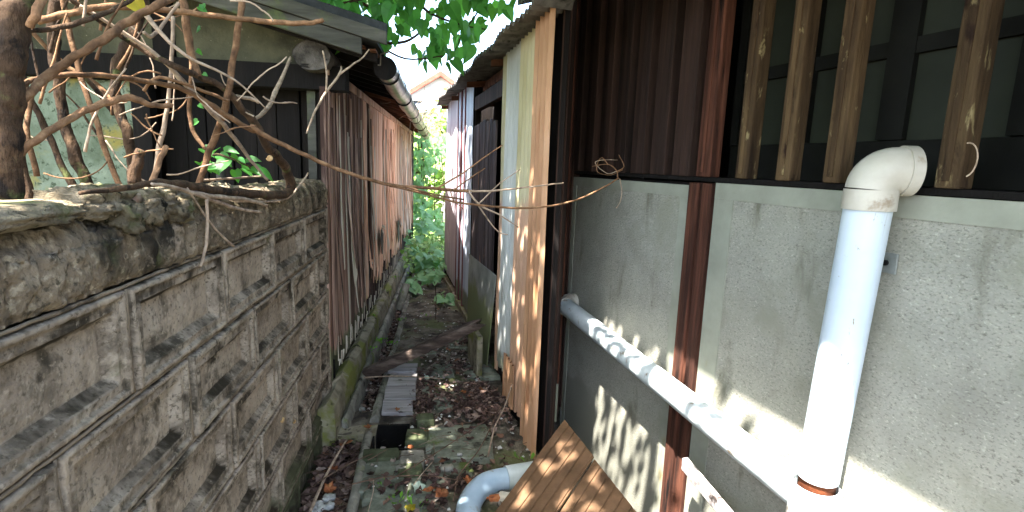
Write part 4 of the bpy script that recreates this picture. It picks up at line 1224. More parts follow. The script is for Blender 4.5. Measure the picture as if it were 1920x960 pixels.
branch([(255, 400, 1.6, 10), (250, 330, 1.6, 9), (242, 262, 1.6, 9), (226, 215, 1.6, 9), (216, 160, 1.6, 9), (225, 115, 1.6, 11), (245, 75, 1.6, 11), (262, 30, 1.6, 10), (270, -20, 1.6, 11)], M['bark'], sh2, 'stem', 18, k=12)
branch([(230, 360, 1.5, 5), (200, 290, 1.5, 5), (180, 225, 1.5, 5), (158, 165, 1.5, 5), (140, 100, 1.5, 5), (122, 20, 1.5, 5), (118, -10, 1.5, 5)], M['redbark'], sh2, 'stem')
branch([(150, 370, 1.5, 7), (120, 320, 1.5, 6), (90, 250, 1.5, 6), (60, 190, 1.5, 5), (40, 140, 1.5, 4)], M['bark'], sh2, 'stem')
branch([(60, 400, 1.3, 9), (45, 330, 1.3, 9), (30, 270, 1.3, 8)], M['bark'], sh2, 'stem')
branch([(250, 345, 1.35, 12), (256, 310, 1.35, 10), (263, 282, 1.35, 9)], M['bark'], sh2, 'stump', 10)
branch([(225, 200, 1.6, 6), (170, 150, 1.6, 5), (120, 120, 1.6, 4), (60, 60, 1.55, 4)], M['redbark'], sh2)
branch([(216, 215, 1.6, 6), (190, 180, 1.58, 5), (150, 135, 1.55, 4)], M['bark'], sh2)
branch([(70, 330, 1.4, 5), (50, 240, 1.4, 5), (66, 150, 1.45, 4)], M['redbark'], sh2)
# climbing stems in front of the dark opening
vn = empty('climbing_stems', at(370, 360, Y=1.6), 'tangle of bare reddish climber stems hanging over the block wall', 'climber')
branch([(372, 352, 1.55, 6), (390, 290, 1.55, 6), (408, 245, 1.55, 6), (425, 190, 1.5, 6), (436, 120, 1.5, 6), (446, 60, 1.5, 6), (456, -15, 1.5, 6)], M['redbark'], vn)
branch([(340, -15, 1.45, 7), (348, 30, 1.45, 7), (355, 85, 1.45, 7), (372, 143, 1.45, 6)], M['redbark'], vn)
branch([(325, 30, 1.5, 3.5), (322, 110, 1.5, 3.5), (318, 165, 1.5, 3.5), (310, 225, 1.5, 4), (298, 280, 1.5, 5), (289, 345, 1.5, 4)], M['paletwig'], vn)
branch([(355, 60, 1.52, 3), (358, 140, 1.5, 3), (355, 200, 1.5, 4), (362, 245, 1.5, 4), (385, 280, 1.5, 3)], M['redbark'], vn)
branch([(130, -5, 1.3, 5), (200, 48, 1.35, 5), (270, 95, 1.4, 5), (330, 125, 1.4, 6), (370, 142, 1.45, 6), (420, 165, 1.5, 6), (450, 200, 1.55, 7), (480, 235, 1.6, 8), (500, 272, 1.65, 8), (525, 300, 1.75, 8), (540, 325, 1.85, 9), (543, 358, 1.88, 8), (510, 366, 1.71, 8), (455, 361, 1.49, 8), (400, 356, 1.30, 8), (345, 347, 1.16, 8), (290, 343, 1.06, 7), (240, 352, .98, 6), (150, 362, .87, 4)], M['bark'], vn, n=9)
branch([(150, 10, 1.3, 3), (230, 60, 1.35, 3.5), (300, 108, 1.4, 4), (345, 155, 1.45, 5), (400, 212, 1.5, 5), (440, 260, 1.6, 4), (470, 300, 1.65, 3), (502, 338, 1.7, 2.5)], M['paletwig'], vn)
branch([(70, 40, 1.2, 7), (130, 25, 1.25, 6), (200, 12, 1.3, 6), (270, 15, 1.35, 6), (340, 22, 1.4, 5.5), (430, 33, 1.45, 5), (520, 42, 1.5, 5), (580, 43, 1.5, 4.5), (606, 37, 1.5, 4)], M['redbark'], vn)
branch([(250, 0, 1.3, 6), (300, 60, 1.3, 4), (350, 105, 1.3, 3), (440, 150, 1.35, 2), (500, 205, 1.4, 1)], M['paletwig'], vn)
branch([(285, 345, 1.2, 6), (300, 300, 1.25, 5), (312, 275, 1.28, 5)], M['redbark'], vn)
branch([(440, 180, 1.55, 3), (470, 185, 1.6, 3.5), (486, 192, 1.6, 3)], M['paletwig'], vn)
branch([(270, 60, 1.3, 3.5), (285, 68, 1.32, 3.5), (310, 40, 1.35, 3), (335, 5, 1.35, 3)], M['paletwig'], vn)
branch([(470, 228, 2.0, 3), (500, 205, 2.1, 4), (520, 165, 2.2, 4), (545, 108, 2.3, 2.5)], M['paletwig'], vn)
branch([(270, 170, 1.3, 3), (300, 145, 1.3, 3), (380, 170, 1.35, 3), (430, 190, 1.4, 3)], M['redbark'], vn)
branch([(490, 398, 1.56, 2), (440, 390, 1.42, 3.5), (390, 372, 1.26, 4), (330, 352, 1.12, 4), (285, 345, 1.03, 3)], M['paletwig'], vn)
branch([(388, 372, 1.25, 3), (388, 440, 1.25, 3), (383, 475, 1.24, 3), (376, 500, 1.22, 2.5)], M['paletwig'], vn)
branch([(350, 352, 1.16, 2), (400, 425, 1.29, 2), (438, 462, 1.38, 2.5)], M['paletwig'], vn)
branch([(500, 385, 1.62, 3), (460, 374, 1.48, 4), (400, 368, 1.28, 4), (355, 358, 1.18, 3)], M['paletwig'], vn)
branch([(440, 378, 1.42, 1.5), (530, 375, 1.8, 1.8), (560, 350, 2.0, 2), (578, 325, 2.15, 1.6)], M['paletwig'], vn)
branch([(500, 330, 1.9, 2), (440, 334, 1.75, 2), (380, 338, 1.6, 2.2)], M['paletwig'], vn)
# tendrils (fine curls)
for i in range(26):
    x, y = U(90, 520), U(0, 330)
    d_ = U(1.2, 1.6)
    a = U(0, 6.28); cv_ = U(-.25, .25); L_ = U(10, 26)
    lst = []
    for kk in range(7):
        lst.append((x, y, d_, 1.0 + rnd() * .8))
        a += cv_ + U(-.3, .3); x += math.cos(a) * L_; y += math.sin(a) * L_ * .9
    branch(lst, random.choice([M['paletwig'], M['redbark']]), vn if rnd() < .5 else sh2, 'tendril', 5, k=3)
for i in range(18):
    x, y = U(0, 260), U(-10, 330)
    d_ = U(1.1, 1.7); a = U(-2.2, -.9)
    lst = []
    for kk in range(5):
        lst.append((x, y, d_, 2.8 - kk * .35))
        a += U(-.25, .25); L_ = U(30, 50); x += math.cos(a) * L_; y += math.sin(a) * L_
    branch(lst, random.choice([M['paletwig'], M['redbark'], M['bark']]), sh2, 'twig', 6, k=3)
# long branch reaching across the alley
lbn = empty('long_branch', at(500, 258, Y=1.5), 'long bare reddish branch reaching across the alley with forked twigs', 'branch')
branch([(470, 236, 1.48, 5), (500, 256, 1.5, 4.6), (560, 285, 1.55, 4), (620, 312, 1.6, 3.7), (680, 333, 1.65, 3.3), (740, 348, 1.7, 3), (800, 352, 1.75, 3), (850, 357, 1.8, 3), (878, 358, 1.8, 3)], M['redbark'], lbn, 'stem', 8)
def tw(lst, m='redbark'): branch([(a_, b_, c_, d_ * .75) for a_, b_, c_, d_ in lst], M[m], lbn, 'twig', 6, k=4)
tw([(878, 358, 1.8, 3.2), (920, 358, 1.82, 2.8), (980, 352, 1.85, 2.3), (1056, 343, 1.9, 1.8)], 'paletwig')
tw([(730, 348, 1.7, 3), (790, 362, 1.72, 2.8), (850, 378, 1.75, 3), (885, 383, 1.78, 3), (960, 390, 1.85, 3), (1020, 388, 1.9, 2.5), (1080, 375, 1.95, 2.2), (1130, 352, 2.0, 2.2), (1160, 334, 2.02, 1.6)])
tw([(820, 353, 1.75, 2.4), (870, 323, 1.78, 2), (905, 297, 1.8, 1.6), (942, 272, 1.82, 1.3)], 'redbark')
tw([(850, 357, 1.78, 2), (880, 335, 1.8, 1.6), (910, 315, 1.83, 1.3)])
tw([(895, 385, 1.8, 2), (930, 350, 1.83, 1.8), (945, 338, 1.85, 1.5), (975, 318, 1.88, 1)], 'paletwig')
tw([(878, 358, 1.8, 3), (900, 385, 1.8, 3), (935, 402, 1.82, 2.2), (972, 426, 1.85, 1.5)], 'paletwig')
tw([(895, 382, 1.8, 2), (915, 412, 1.82, 1.8), (935, 435, 1.83, 1.5), (952, 440, 1.84, 1.2)], 'paletwig')
tw([(845, 357, 1.78, 1.8), (850, 375, 1.78, 1.5), (868, 392, 1.78, 1.4), (868, 404, 1.78, 1)])
tw([(760, 350, 1.7, 3), (820, 366, 1.73, 2.5), (870, 374, 1.78, 2.2)])
tw([(1158, 334, 2.02, 1.8), (1156, 320, 2.02, 1.5), (1140, 308, 2.02, 1.2), (1110, 312, 2.02, .8)])
tw([(1156, 322, 2.02, 1.4), (1170, 312, 2.02, 1.2), (1160, 290, 2.02, .8)])
tw([(1140, 309, 2.02, 1.2), (1130, 296, 2.02, .9), (1122, 302, 2.02, .7), (1120, 322, 2.02, .6), (1145, 328, 2.02, .6), (1168, 318, 2.02, .6)])
tw([(1162, 335, 2.02, 1.2), (1166, 360, 2.02, 1), (1162, 380, 2.02, .8), (1155, 390, 2.02, 1.4)], 'paletwig')
tw([(1156, 321, 2.02, 1), (1138, 325, 2.02, .8), (1116, 306, 2.02, .7), (1130, 300, 2.02, .7), (1158, 300, 2.02, .6)], 'paletwig')
# twig at the shed corner
ct = empty('corner_twig', at(600, 200, Y=2.4), 'thin grey forked twig hanging before the shed corner', 'twig')
branch([(575, 250, 2.35, 1.5), (588, 215, 2.38, 2), (608, 178, 2.4, 2.4), (636, 140, 2.42, 2.2), (640, 125, 2.45, 1.5)], M['paletwig'], ct, 'stem')
branch([(612, 172, 2.4, 2), (612, 130, 2.4, 1.8), (605, 95, 2.4, 1.5)], M['paletwig'], ct, 'fork')
branch([(636, 140, 2.42, 2), (660, 122, 2.42, 1.8), (680, 108, 2.45, 1.5), (692, 92, 2.45, 1.2)], M['paletwig'], ct, 'fork')
mat_green = M['leaf']
# small green vine on the wall
gv = empty('green_vine', at(430, 310, Y=1.9), 'small green leaved vine behind the wall before the dark opening', 'vine')
branch([(385, 325, 1.9, 2), (400, 290, 1.9, 2), (440, 300, 1.9, 2), (480, 318, 1.9, 1.5)], M['bark'], gv, 'stem')
for (x, y) in [(375, 305), (383, 318), (400, 284), (418, 283), (432, 292), (445, 298), (460, 305), (475, 313), (440, 318), (378, 278), (452, 315), (410, 292), (425, 300), (468, 318), (390, 310), (485, 322)]:
    place_leaf(random.choice(LM), at(x, y, Y=1.9 + U(-.05, .05)), Vector((U(-.3, 1), U(-.5, .2), U(-.5, .2))), Vector((U(-.3, .3), -.6, 1)), U(.35, .62), gv)
for (x, y) in [(372, 12), (376, 52), (368, 94), (380, 138), (372, 196), (372, 226), (386, 10)]:
    place_leaf(random.choice(LM), at(x, y, Y=1.5), Vector((U(-1, 1), U(-.5, .5), -.5)), Vector((0, -1, .6)), U(.12, .25), vn)
yl = place_leaf(leaf_mesh('leaf', .1, .09, M['yellowleaf']), at(245, -6, Y=1.2), Vector((.6, 0, -.8)), Vector((0, -1, .3)), .38)
yl.name = 'yellow_leaf'
tag(yl, 'pale yellow leaf caught among the branches at the top edge', 'leaf')
# snails
def snail(p, r, label, nrm):
    mb = MB(); pts = []; rr = []
    n = 26; t1 = Vector((nrm.y, -nrm.x, 0)); t1 = t1.normalized() if t1.length > .1 else Vector((1, 0, 0)); t2 = Vector((0, 0, 1))
    for i in range(n):
        a = i * .5; R_ = r * (.08 + .62 * i / n)
        pts.append(p + t1 * math.cos(a) * R_ + t2 * math.sin(a) * R_ + nrm * r * .7 * (1 - i / n)); rr.append(r * (.08 + .42 * i / n))
    mb.tube(pts, rr, 10)
    return tag(mb.build('snail', M['shell'], smooth=True), label, 'snail')
snail(at(506, 296, Y=1.66), .010, 'snail shell clinging to the bent branch above the wall', Vector((0, -1, 0)))
snail(at(529, 787, X=-.522), .010, 'larger cream snail shell on the lower blocks, nearer of the two', Vector((1, 0, 0)))
snail(at(552, 790, X=-.522), .008, 'smaller cream snail shell on the lower blocks, farther of the two', Vector((1, 0, 0)))

# ================================================================== ground litter
def scatter(name, label, m, n, region, size, zf, cat='leaf litter', curl=.5):
    mb = MB()
    k = 0
    while k < n:
        x, y = region()
        if x is None: continue
        s = U(*size); a = U(0, 6.28)
        z = zf(x, y) + U(.0, .012)
        t1 = U(-curl, curl); t2 = U(-curl, curl)
        fwd = Vector((math.cos(a), math.sin(a), t1)); nm = Vector((t2, U(-curl, curl), 1))
        Rm = orient(fwd, nm)
        c = U(-.1, .25); c2 = U(-.2, .3)
        vs = [(0, 0, 0), (.3, .22, c), (.38, .5, c * .6), (.16, .8, c), (0, 1.05, c2), (-.2, .75, c), (-.36, .48, c * .5), (-.26, .2, c), (0, .5, -.02)]
        j = [Vector((v[0] * U(.7, 1.2), v[1] - .5, v[2] * 1.2)) * s for v in vs]
        P = Vector((x, y, z))
        mb.add([P + Rm @ v for v in j], [(i, i + 1, 8) for i in range(7)] + [(7, 0, 8)])
        k += 1
    o = mb.build(name, m)
    return tag(o, label, cat, kind='stuff')
def blob(cx, cy, rx, ry):
    def f():
        a = U(0, 6.28); r = abs(random.gauss(0, .55))
        return cx + math.cos(a) * rx * r, cy + math.sin(a) * ry * r
    return f
zp = lambda x, y: max(path_h(x, y), -.02) if not (x < -.335 and y < 2.46) else -.10
def reg(fns, ws):
    def f():
        x, y = random.choices(fns, ws)[0]()
        lim = WX(y) - .02 if y < 2.2 else LX(y) - .03
        if x > lim or x < -.5: return None, None
        if -.31 < x < -.13 and 2.30 < y < 2.57: return None, None
        return x, y
    return f
R1 = reg([blob(.22, 2.72, .26, .34), blob(-.10, 2.95, .12, .2), blob(.12, 3.25, .25, .3), blob(.05, 2.0, .3, .25), lambda: (U(-.3, .45), U(1.6, 5.5)), blob(.2, 3.7, .2, .5), blob(-.08, 2.72, .06, .15)], [8, 2.4, 1.2, 1.6, 1.2, .8, 1])
zq = lambda x, y: (zp(x, y) + (.03 if -.29 < x < -.12 and 2.6 < y < 3.25 else .016) + (.03 * max(0, 1 - ((x - .22) / .22) ** 2 - ((y - 2.72) / .3) ** 2)) * rnd())
scatter('leaf_litter', 'brown fallen leaves heaped on the path below the corrugated shed', M['litter'], 1700, R1, (.022, .05), zq)
R2 = lambda: (U(-.52, -.34), U(1.3, 2.46))
scatter('trench_litter', 'thick brown leaf litter filling the trench at the foot of the block wall', M['litter'], 1500, R2, (.03, .06), lambda x, y: -.11 + rnd() * .06 + max(0, .04 * fb(x, y, 0, 5)))
R3 = lambda: (U(-.43, -.33) + 0.0, U(2.58, 7.5))
scatter('channel_litter', 'brown and bleached leaves lying in the drain channel', M['litter'], 1300, R3, (.022, .045), lambda x, y: -.10 + rnd() * .05)
scatter('bleached_litter', 'small bleached leaf scraps scattered over the whole path', M['palelitter'], 420, reg([lambda: (U(-.42, .45), U(1.6, 5.5)), blob(.1, 3.4, .2, .4), lambda: (U(-.43, -.34), U(2.6, 6))], [3, 2, 2]), (.012, .03), lambda x, y: zq(x, y) if x > -.33 else -.05)
# grit, stones
gr = MB()
for i in range(480):
    x, y = U(-.3, .5), U(1.6, 6)
    if x > LX(y) - .03 or (-.31 < x < -.13 and 2.3 < y < 2.57): continue
    s = U(.002, .008) * (1 if rnd() < .95 else 2)
    z = zp(x, y) + .018
    q = [Vector((U(-1, 1), U(-1, 1), U(.2, 1))) * s for _ in range(5)]
    P = Vector((x, y, z))
    gr.add([P + Vector((-s, -s, 0)), P + Vector((s, -s * .7, 0)), P + Vector((s * .6, s, 0)), P + Vector((-s, s * .8, 0)), P + Vector((0, 0, s * 1.1))], [(0, 1, 4), (1, 2, 4), (2, 3, 4), (3, 0, 4)])
tag(gr.build('grit', M['lime']), 'pale grit and tiny stones scattered on the path', 'grit', kind='stuff')
# twigs on the ground (stuff) and singled-out sticks
tg = MB()
for i in range(420):
    reg_ = rnd()
    if reg_ < .35: x, y = U(-.52, -.34), U(1.5, 2.45); z = -.05
    elif reg_ < .55: x, y = U(-.42, -.34), U(2.6, 6); z = -.06
    else: x, y = U(-.3, .45), U(1.6, 4.5); z = .03
    if x > LX(y) - .05: continue
    a = U(0, 6.28); L_ = U(.03, .12)
    pts = [Vector((x, y, z + U(0, .02)))]
    for k in range(3):
        a += U(-.4, .4); pts.append(pts[-1] + Vector((math.cos(a) * L_ / 3, math.sin(a) * L_ / 3, U(-.008, .008))))
    tg.tube(pts, U(.0008, .0022), 4)
tag(tg.build('twig_litter', M['twigstuff']), 'fine dead twigs strewn among the leaves', 'twigs', kind='stuff')
def stick(lst, r, label, m='twigstuff'):
    pts = cr([tuple(at(x, y, Z=z)) for x, y, z in lst], 6)
    rr = [r * (1 - .5 * i / len(pts)) for i in range(len(pts))]
    return tag(MB().tube(pts, rr, 6).build('stick', M[m], smooth=True), label, 'stick', 'loose sticks on the ground')
stick([(582, 958, .03), (612, 890, .02), (640, 840, .03), (650, 825, .02)], .007, 'thick brown stick lying along the left trench', 'paletwig')
stick([(595, 905, .05), (650, 872, .06), (700, 850, .06)], .003, 'thin dark stick crossing the left trench and the thin white pipe')
stick([(660, 908, .06), (720, 895, .05), (800, 892, .04), (875, 903, .04)], .003, 'long thin stick lying level across the front paving')
stick([(850, 940, .05), (862, 890, .05), (900, 840, .06), (935, 770, .12), (948, 745, .2)], .0035, 'bowed stick rising from the front litter to the orange sheet')
stick([(915, 855, .05), (928, 800, .10), (945, 765, .17), (960, 720, .26)], .0045, 'leaning pale stick with sunlit tip before the orange sheet', 'paletwig')
stick([(730, 900, .04), (800, 860, .04), (870, 815, .05), (930, 775, .07)], .003, 'thin dark stick running from the front paving to the leaf heap')
stick([(775, 910, .04), (790, 890, .05), (812, 865, .04)], .0025, 'short curved pale stick on the front paving', 'paletwig')
stick([(785, 835, .03), (830, 820, .04), (860, 830, .03)], .0015, 'fine pale stalk curving over the paving behind the pit', 'paletwig')
stick([(682, 708, .09), (740, 705, .06), (800, 708, .05), (830, 710, .04)], .004, 'pale stick lying across the grey trench boards', 'paletwig')
stick([(690, 960, .02), (700, 920, .05), (700, 900, .06)], .002, 'upright pale stalk at the front of the paving', 'paletwig')
stick([(860, 745, .03), (900, 765, .04), (930, 780, .04)], .003, 'short dark stick half buried in the leaf heap')
stick([(790, 700, .02), (810, 715, .03), (840, 738, .02)], .002, 'thin twig on the path right of the trench boards')
stick([(862, 600, .03), (855, 640, .03), (848, 665, .03)], .003, 'dark twig on the path behind the fallen beam')
# seedling stem
tag(MB().tube([at(816, 600, Z=.02), at(818, 560, Y=4.3), at(815, 528, Y=4.3)], .003, 5).build('seedling', M['bark']), 'thin upright bare seedling in the middle of the path', 'seedling')
# large leaves on the ground
def maple(s):
    mb = MB(); n = 15; out = []
    for i in range(n):
        a = 2 * math.pi * i / n
        r = s * (.5 + .5 * abs(math.cos(a * 2.5))) * U(.8, 1.1)
        out.append((math.cos(a) * r, math.sin(a) * r, U(-.1, .35) * s))
    mb.add(out + [(0, 0, 0)], [(i, (i + 1) % n, n) for i in range(n)])
    return mb
for (px, py, z, s, m, lab) in [(648, 832, -.02, .035, 'orangeleaf', 'bright orange leaf on the litter by the upper end of the thin pipe'), (805, 920, .05, .035, 'orangeleaf', 'brown curled leaf lying on the front paving, left of two'), (828, 925, .05, .035, 'orangeleaf', 'orange curled leaf lying on the front paving, right of two'),
                               (745, 767, .06, .016, 'orangeleaf', 'small orange leaf on the nearest grey board'), (770, 838, .05, .018, 'orangeleaf', 'orange leaf at the lip of the pit'), (800, 808, .05, .016, 'orangeleaf', 'brown leaf tucked beside the mossy brick'), (902, 730, .05, .022, 'orangeleaf', 'sunlit orange leaf at the foot of the white sheet'),
                               (868, 735, .05, .025, 'orangeleaf', 'peach coloured leaf on top of the leaf heap'), (840, 655, .03, .02, 'orangeleaf', 'orange leaf on the path above the fallen beam'), (925, 935, .09, .034, 'orangeleaf', 'large rusty leaf resting inside the bend of the blue elbow'),
                               (880, 902, .05, .03, 'orangeleaf', 'ragged brown leaf touching the blue elbow'), (770, 952, .04, .025, 'yellowleaf', 'yellow leaf at the bottom front of the paving'), (785, 915, .03, .03, 'paleleaf', 'pale silvery leaf lying on the front paving'), (800, 708, .04, .02, 'paleleaf', 'pale leaf scrap right of the trench boards'),
                               (618, 915, -.02, .03, 'orangeleaf', 'dull orange leaf in the middle of the trench litter'), (690, 800, .02, .022, 'orangeleaf', 'orange leaf where the channel ends'), (625, 880, -.03, .03, 'orangeleaf', 'tan leaf high on the trench litter near the wall'), (698, 640, -.03, .02, 'orangeleaf', 'red brown leaf in the channel behind the beam')]:
    p = at(px, py, Z=z)
    o = maple(s).build('fallen_leaf', M[m]); o.location = p; o.rotation_euler = (U(-.4, .4), U(-.4, .4), U(0, 6))
    tag(o, lab, 'fallen leaf', 'large fallen leaves')
for (px, py, z, r, m, lab) in [(752, 878, .03, .024, 'conc', 'flat grey stone on the paving behind the front litter'), (838, 878, .03, .028, 'conc', 'small grey stone in the soil right of the paving'), (862, 852, .03, .012, 'lime', 'small dark stone on the soil by the sunspots'), (677, 768, -.06, .022, 'lime', 'pale stone lying in the channel end')]:
    tag(lump(at(px, py, Z=z), (r, r * .7, r * .45), 'stone', M[m], None, r * 900, .2, 3, (16, 9)), lab, 'stone')
for i in range(9):
    p = at(612 + U(-22, 22), 945 + U(-14, 14), Z=-.02)
    tag(lump(p, (.018, .016, .012), 'plaster_lump', M['lime'], None, i * 3.3, .4, 3, (12, 8)), 'lump of white crumbled plaster in the heap in the trench', 'rubble', 'white plaster rubble in the trench')
# small weeds
wd = MB()
def weed(mb, c, n, h, sz):
    for i in range(n):
        a = U(0, 6.28); r = U(0, sz)
        b = Vector(c) + Vector((math.cos(a) * r, math.sin(a) * r, 0))
        tip = b + Vector((math.cos(a) * h * .5, math.sin(a) * h * .5, U(.4, 1) * h))
        w = U(.004, .010); s = Vector((-math.sin(a), math.cos(a), 0)) * w
        m_ = (b + tip) / 2 + Vector((0, 0, .15 * h))
        mb.add([b, m_ + s, tip, m_ - s], [(0, 1, 2, 3)])
for (px, py, z, n, h) in [(712, 640, .06, 60, .04), (735, 645, .03, 40, .04), (700, 655, .06, 30, .03), (745, 940, .02, 30, .05), (775, 950, .02, 26, .05), (718, 912, .02, 26, .03), (985, 865, .02, 26, .07), (750, 600, .05, 40, .03), (700, 590, .16, 30, .02), (725, 545, .17, 50, .02), (740, 520, .17, 60, .02), (800, 590, .02, 40, .02), (830, 570, .02, 40, .02)]:
    weed(wd, at(px, py, Z=z), int(n * .35), h * .55, .05)
tag(wd.build('weeds', M['grass']), 'small bright weeds sprouting from the channel edge and paving', 'weeds', kind='stuff')

# ================================================================== plants at the end of the path
def vine_plant(base, h, nleaf, spread, label, ls=1.0, mat_leafs=VM):
    t = empty('leafy_plant', base, label, 'plant', 'leafy plants at the end of the path')
    nst = max(2, nleaf // 6)
    base = Vector(base)
    for s in range(nst):
        a = U(0, 6.28); top = base + Vector((math.cos(a) * spread, math.sin(a) * spread, h * U(.5, 1)))
        mid = (base + top) / 2 + Vector((0, 0, h * .15))
        pp = [base, mid, top]
        MB().tube(pp, [.004, .003, .0015], 5).build('stem', M['grass'], t)
        for k in range(nleaf // nst):
            f = U(.25, 1)
            p = base.lerp(mid, f * 2) if f < .5 else mid.lerp(top, f * 2 - 1)
            a2 = U(0, 6.28)
            fw = Vector((math.cos(a2), math.sin(a2) - .3, U(-.6, .1)))
            place_leaf(random.choice(mat_leafs), p + fw * .02, fw, Vector((U(-.3, .3), -.5, 1)), ls * U(.6, 1.1), t)
    return t
pl = [((775, 520), 5.3, .16, 16, .12, 'low round leaved plant left of the path end, nearest the channel'), ((835, 520), 4.9, .12, 8, .14, 'few large green leaves spreading low before the blue sheets'), ((800, 505), 5.6, .22, 18, .2, 'round leaved plant in the middle of the path end'),
      ((790, 470), 6.2, .38, 24, .2, 'taller leafy plant behind the middle one'), ((825, 480), 6.0, .42, 22, .18, 'leafy plant against the last mauve sheet'), ((785, 450), 7.0, .55, 26, .22, 'pale leaved plant beside the far shed corner'), ((820, 450), 7.2, .65, 26, .22, 'tall plant with yellow green leaves at the end of the path'), ((800, 440), 7.6, .8, 26, .25, 'tallest leafy plant rising before the vines')]
for (pq, d_, h, nlf, sp, lab) in pl:
    p = at(pq[0], pq[1], Y=d_); p.z = 0
    if p.x > LX(d_) - .08 and d_ < 6: p.x = LX(d_) - .12
    vine_plant(tuple(p), h, nlf, sp, lab, 1.3)
# undergrowth stuff
ug = MB()
def cards(mb, n, fn, s0, s1):
    for i in range(n):
        p = fn(); s = U(s0, s1)
        Rm = orient(Vector((U(-1, 1), U(-1, 1), U(-.8, .3))), Vector((U(-.6, .6), U(-.8, .3), 1)))
        mb.add([p + (Rm @ v) * s for v in lv], lfc)
cards(ug, 1500, lambda: Vector((U(-.45, .12) + 0.0, 6.0 + U(0, 3.6), abs(random.gauss(0, .15)) * 1.0)), .03, .07)
tag(ug.build('undergrowth', M['fern']), 'low yellow green undergrowth filling the end of the path', 'undergrowth', kind='stuff')
# vine mass hanging on the far corner of the wooden shed
vm = empty('ivy_mass', (-.35, 8.1, 0), 'leafy vine hanging down over the far corner of the wooden shed', 'vine')
for i in range(6):
    x = U(-.35, .1)
    MB().tube([(x, 8.2, 1.6), (x + U(-.1, .1), 8.15, .9), (x + U(-.1, .1), 8.2, .1)], .006, 5).build('stem', M['bark'], vm)
k = 0
while k < 260:
    x, z = U(-.42, .10), U(.3, 1.75)
    lim = -.10 + .18 * math.sin(z * 5) + .08
    if x > lim: continue
    place_leaf(random.choice(VM), Vector((x, 8.1 + U(-.1, .25), z)), Vector((U(-.6, .6), -.3, -1)), Vector((U(-.4, .4), -1, .6)), U(.5, .95), vm)
    k += 1
# far trees
def far_tree(x, y, h, r, label, n=2600, low=.0, s=(.08, .16)):
    t = empty('tree', (x, y, -.1), label, 'tree', 'sunlit trees beyond the alley')
    pp = cr([(x, y, -.1, .09), (x + .1, y, h * .4, .07), (x - .05, y, h * .75, .03)], 5)
    MB().tube([p[:3] for p in pp], [p[3] for p in pp], 9).build('trunk', M['bark'], t, smooth=True)
    for q in range(4):
        a = q * 1.6 + U(-.3, .3)
        MB().tube([(x, y, h * .4), (x + math.cos(a) * r * .5, y + math.sin(a) * r * .5, h * .62), (x + math.cos(a) * r * .8, y + math.sin(a) * r * .8, h * .8)], [.04, .025, .01], 6).build('limb', M['bark'], t)
    mb = MB()
    cl = [(Vector((U(-1, 1), U(-1, 1), U(-1, 1))).normalized() * U(.3, 1)) for _ in range(26)]
    def fn():
        c = random.choice(cl); q = c + Vector((random.gauss(0, .2), random.gauss(0, .2), random.gauss(0, .18)))
        return Vector((x + q.x * r, y + q.y * r, low + (h - low) * (.5 + q.z * .5)))
    cards(mb, n, fn, *s)
    o = mb.build('crown', M['farleaf'], t); o['kind'] = 'stuff'
far_tree(.6, 10.6, 2.5, .8, 'bright sunlit bushy tree just beyond the blue shed', 3000, .4)
far_tree(-.35, 11.5, 2.2, .7, 'low sunlit bush behind the vine at the shed corner', 2200, .0)
far_tree(.4, 15.5, 2.9, 1.3, 'pale green tree below the red gabled house', 3000, .3, (.1, .2))
far_tree(-3.2, 13, 3.6, 1.7, 'tree beyond the wooden shed roof, hidden by the gutter', 2500, .5, (.12, .22))
far_tree(3.6, 11, 3.2, 1.6, 'tree behind the corrugated shed', 2500, .5, (.12, .22))
# pale boundary wall
fw_ = tag(MB().box(-3.5, 3.0, 12.9, 13.0, -.1, 1.35).build('garden_wall', M['whitewall'], bevel=.01), 'pale rendered garden wall far behind the plants', 'wall')
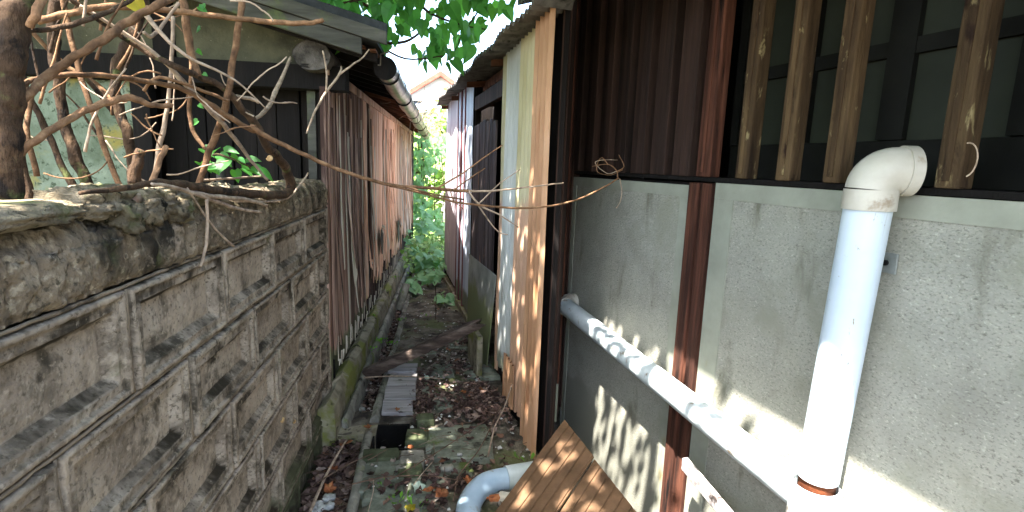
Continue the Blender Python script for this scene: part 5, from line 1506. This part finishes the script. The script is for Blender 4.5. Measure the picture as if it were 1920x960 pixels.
# far house with red gable
fh = empty('gabled_house', (-.2, 24, 0), 'white house with red gable far behind the alley', 'house')
pk = at(826, 139, Y=24.0)
gx = pk.x; gz = pk.z; hw = 1.75; dz = 1.15
MB().box(gx - 2.3, gx + 2.3, 24.4, 30, -.1, gz - dz - .35).build('wall', M['whitewall'], fh)
MB().add([(gx - hw, 24.0, gz - dz), (gx + hw, 24.0, gz - dz), (gx, 24.0, gz - .1), (gx - hw, 24.2, gz - dz), (gx + hw, 24.2, gz - dz), (gx, 24.2, gz - .1)], [(0, 1, 2), (5, 4, 3), (0, 3, 4, 1), (1, 4, 5, 2), (2, 5, 3, 0)]).build('gable_wall', M['whitewall'], fh)
for s in (-1, 1):
    a = Vector((gx, 23.9, gz)); b = Vector((gx + s * (hw + .35), 23.9, gz - dz - .22))
    MB().obox((a + b) / 2, (b - a) / 2, (0, .12, 0), (0, 0, .10)).build('barge_board', M['redroof'], fh)
    MB().add([(gx, 23.8, gz + .12), (gx, 30, gz + .12), (b.x, 30, b.z + .12), (b.x, 23.8, b.z + .12), (gx, 23.8, gz + .06), (gx, 30, gz + .06), (b.x, 30, b.z + .06), (b.x, 23.8, b.z + .06)], [(0, 1, 2, 3), (7, 6, 5, 4), (0, 3, 7, 4), (3, 2, 6, 7), (2, 1, 5, 6), (1, 0, 4, 5)]).build('roof', M['bluetile'], fh)
# scalloped lower tile row
mb = MB(); us = lin(gx - 2.4, gx + 2.4, 90)
mb.grid(lambda u, v: (u, 23.5 + .55 * v, gz - dz - .45 + .32 * v + .05 * abs(math.sin(u * 7)) * (1 - v * .3) * -1), us, [0, .5, 1])
mb.grid(lambda u, v: (u, 23.5 + .55 * v, gz - dz - .40 + .32 * v), us, [0, .5, 1])
mb.build('tile_row', M['bluetile'], fh)
fw2 = MB().box(gx - .55, gx + .35, 24.36, 24.42, gz - dz - 1.5, gz - dz - .75).build('window', M['frame'], fh)
MB().box(gx - .48, gx + .28, 24.35, 24.36, gz - dz - 1.44, gz - dz - .81).build('pane', M['pane'], fw2)
